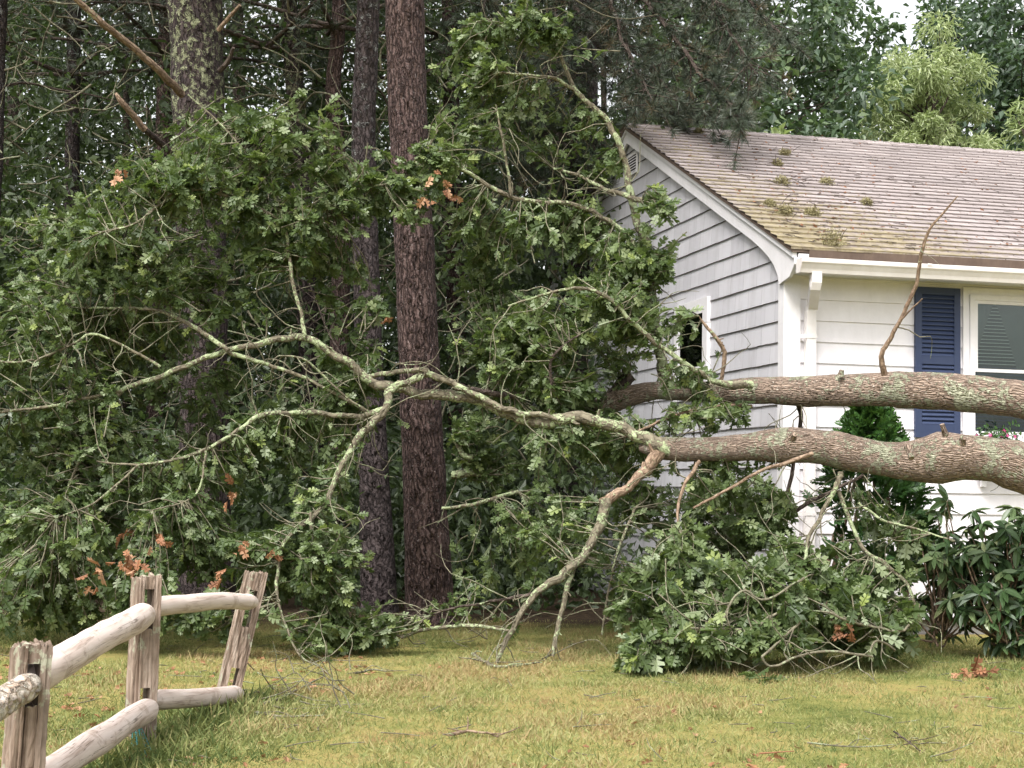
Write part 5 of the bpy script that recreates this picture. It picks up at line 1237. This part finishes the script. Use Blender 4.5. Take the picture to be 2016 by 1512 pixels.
for pl, wpx, lab, mt in STICKS:
    Q = np.array([G(x, y, 0.02) for x, y in pl]); dd = np.linalg.norm(Q[0]-CAM); r_ = wpx*0.5*dd/FPX
    m = MB(); P, R = smooth_path(Q, np.linspace(r_, r_*0.45, len(pl)), 0.02, 0.008); tube(m, P, R, 7, 0.15, 25)
    for _ in range(5):
        j = rng.integers(1, len(P)); d_ = nrm(rng.normal(size=3)*[1, 1, 0.25]+[0, 0, 0.12]); e = P[j]+d_*rng.uniform(0.05, 0.2)
        tube(m, *smooth_path([P[j], (P[j]+e)/2+rng.normal(size=3)*0.01, e], [r_*0.5, r_*0.4, r_*0.2], 0.03), 4, 0, cap=False)
    tag(m.build('fallen_stick', mt), lab, 'stick', 'sticks on the lawn')
# brush heap of thin twigs beside the leaning post
m = MB()
for _ in range(26):
    p = G(rng.uniform(480, 700), rng.uniform(1300, 1400), 0.03); d_ = nrm(rng.normal(size=3)*[1, 0.8, 0.5]+[0, 0, 0.2]); q = [p]
    for s in range(4):
        d_ = nrm(d_+rng.normal(size=3)*0.35+[0, 0, -0.1]); q.append(q[-1]+d_*rng.uniform(0.05, 0.13))
    q = np.array(q); q[:, 2] = np.maximum(q[:, 2], 0.01); tube(m, *smooth_path(q, np.linspace(0.0042, 0.0016, 5), 0.04, 0.004), 4, 0, cap=False)
o = m.build('twig_heap', M_TWIG, kind='stuff'); o['label'] = 'tangled heap of bare grey twigs at the foot of the leaning fence post'
def sprig(px, py, k, label, name='dead_leaf_sprig', m_=None, size=0.11, sp=0.06):
    c = G(px, py, 0.03); mb = MB()
    leaves(mb, OAK, c+rng.normal(size=(k, 3))*[sp, sp, 0.012], rng.normal(size=(k, 3))*[1, 1, 0.4], rng.normal(size=(k, 3))+[0, -0.4, 0.8], size*rng.uniform(0.7, 1.2, k), rng.random(k)*0.8, 0.5, 0.4)
    tube(mb, *smooth_path([c+[-0.08, 0, 0], c+[0.08, 0.02, 0.01]], [0.004, 0.002], 0.03), 4, 0)
    tag(mb.build(name, m_ or M_DEAD), label, 'leaves')
sprig(1912, 1326, 11, 'sprig of curled rust-brown oak leaves lying on the lawn at right')
sprig(1500, 1336, 10, 'small green oak sprig dropped on the grass in front of the leafy pile', 'green_leaf_sprig', M_OAK, 0.10, 0.05)
sprig(1530, 1484, 3, 'two or three orange leaves on the grass at the bottom middle right', size=0.07, sp=0.03)

# lichen and debris clumps on the roof
def roof_pt(px, py):
    dr = fw + rt*((px-CX)/FPX) + upv*((CY-py)/FPX); n_ = nrm(np.cross(e2, e1+np.array([0, 0, SL]))); p0 = HC - e1*OVH + np.array([0, 0, RZ0+0.012])
    t = ((p0-CAM)@n_)/(dr@n_); return CAM+dr*t
for px, py, s, tn, lab in [(1545, 305, 0.085, 0, 'dark-centred lichen clump, highest on the roof'), (1530, 325, 0.07, 0, 'lichen clump on the roof just below the highest clump'), (1627, 362, 0.09, 0, 'rounded lichen clump in the middle of the roof slope'), (1706, 402, 0.075, 0, 'pale yellow lichen clump farthest right on the roof'),
     (1632, 478, 0.14, 1, 'large ragged lichen clump hanging over the gutter edge'), (1515, 405, 0.07, 0, 'flat pale lichen tuft near the rake edge of the roof'), (1545, 422, 0.11, 0, 'brownish lichen and twig litter clump low on the roof'), (1600, 424, 0.10, 0, 'yellowish moss clump low on the roof above the gutter'),
     (1540, 363, 0.11, 0, 'long flat lichen streak across the shingles'), (1375, 262, 0.07, 0, 'tan leaf litter clump near the ridge of the roof')]:
    c = roof_pt(px, py); mb = MB(); k = 520
    pp = nrm(rng.normal(size=(k, 3)))*(rng.random((k, 1))**0.6)*[s*0.8, s*0.6, s*0.62*(1.3 if tn else 1)]
    q = c + pp + np.array([0, 0, s*0.22])
    if tn: q[:, 2] -= 0.05*(rng.random(k)); q -= e1*0.12*rng.random(k)[:, None]
    leaves(mb, OVAL, q, rng.normal(size=(k, 3)), rng.normal(size=(k, 3)), 0.020*rng.uniform(0.6, 1.4, k), rng.random(k), 0.3, 0.4)
    for _ in range(6):
        e = c + rng.normal(size=3)*[s, s*0.5, 0.01]+[0, 0, 0.02]; d_ = nrm(rng.normal(size=3)*[1, 0.3, 0.2]); tube(mb, *smooth_path([e, e+d_*0.07, e+d_*0.13+[0, 0, -0.01]], [0.003, 0.003, 0.002], 0.04), 4, 0, cap=False, mi=1)
    tag(mb.build('lichen_clump', [M_LICHEN, M_DARKB]), lab, 'lichen', 'lichen clumps on the roof')
mb = MB()
for _ in range(1500):
    px, py = rng.uniform(1290, 2016), 250 + rng.random()**0.7*250
    if py < 237 + (px-1240)*0.058+8 or px < 1250+(py-240)*1.28+16 or py > 478+(px-1560)*0.05: continue
    if rng.random() > 0.25+0.75*math.exp(-((px-1560)/160)**2): continue
    c = roof_pt(px, py) + [0, 0, 0.008]
    if rng.random() < 0.6: leaves(mb, OVAL, c[None], (e2*rng.normal()+(e1+[0, 0, SL])*rng.normal())[None], np.array([[0, -SL, 1.0]])+rng.normal(size=(1, 3))*0.4, rng.uniform(0.02, 0.055), rng.random(1)**2*0.7-0.1, 0.4, 0.3)
    else:
        d_ = nrm(e2*rng.normal()+(e1+np.array([0, 0, SL]))*rng.normal()*0.4); tube(mb, *smooth_path([c, c+d_*rng.uniform(0.04, 0.12)], [0.003, 0.002], 0.04), 4, 0, cap=False, mi=1)
o = mb.build('roof_litter', [M_DEAD, M_DARKB], kind='stuff'); o['label'] = 'brown leaf bits and pine needles scattered over the roof shingles'
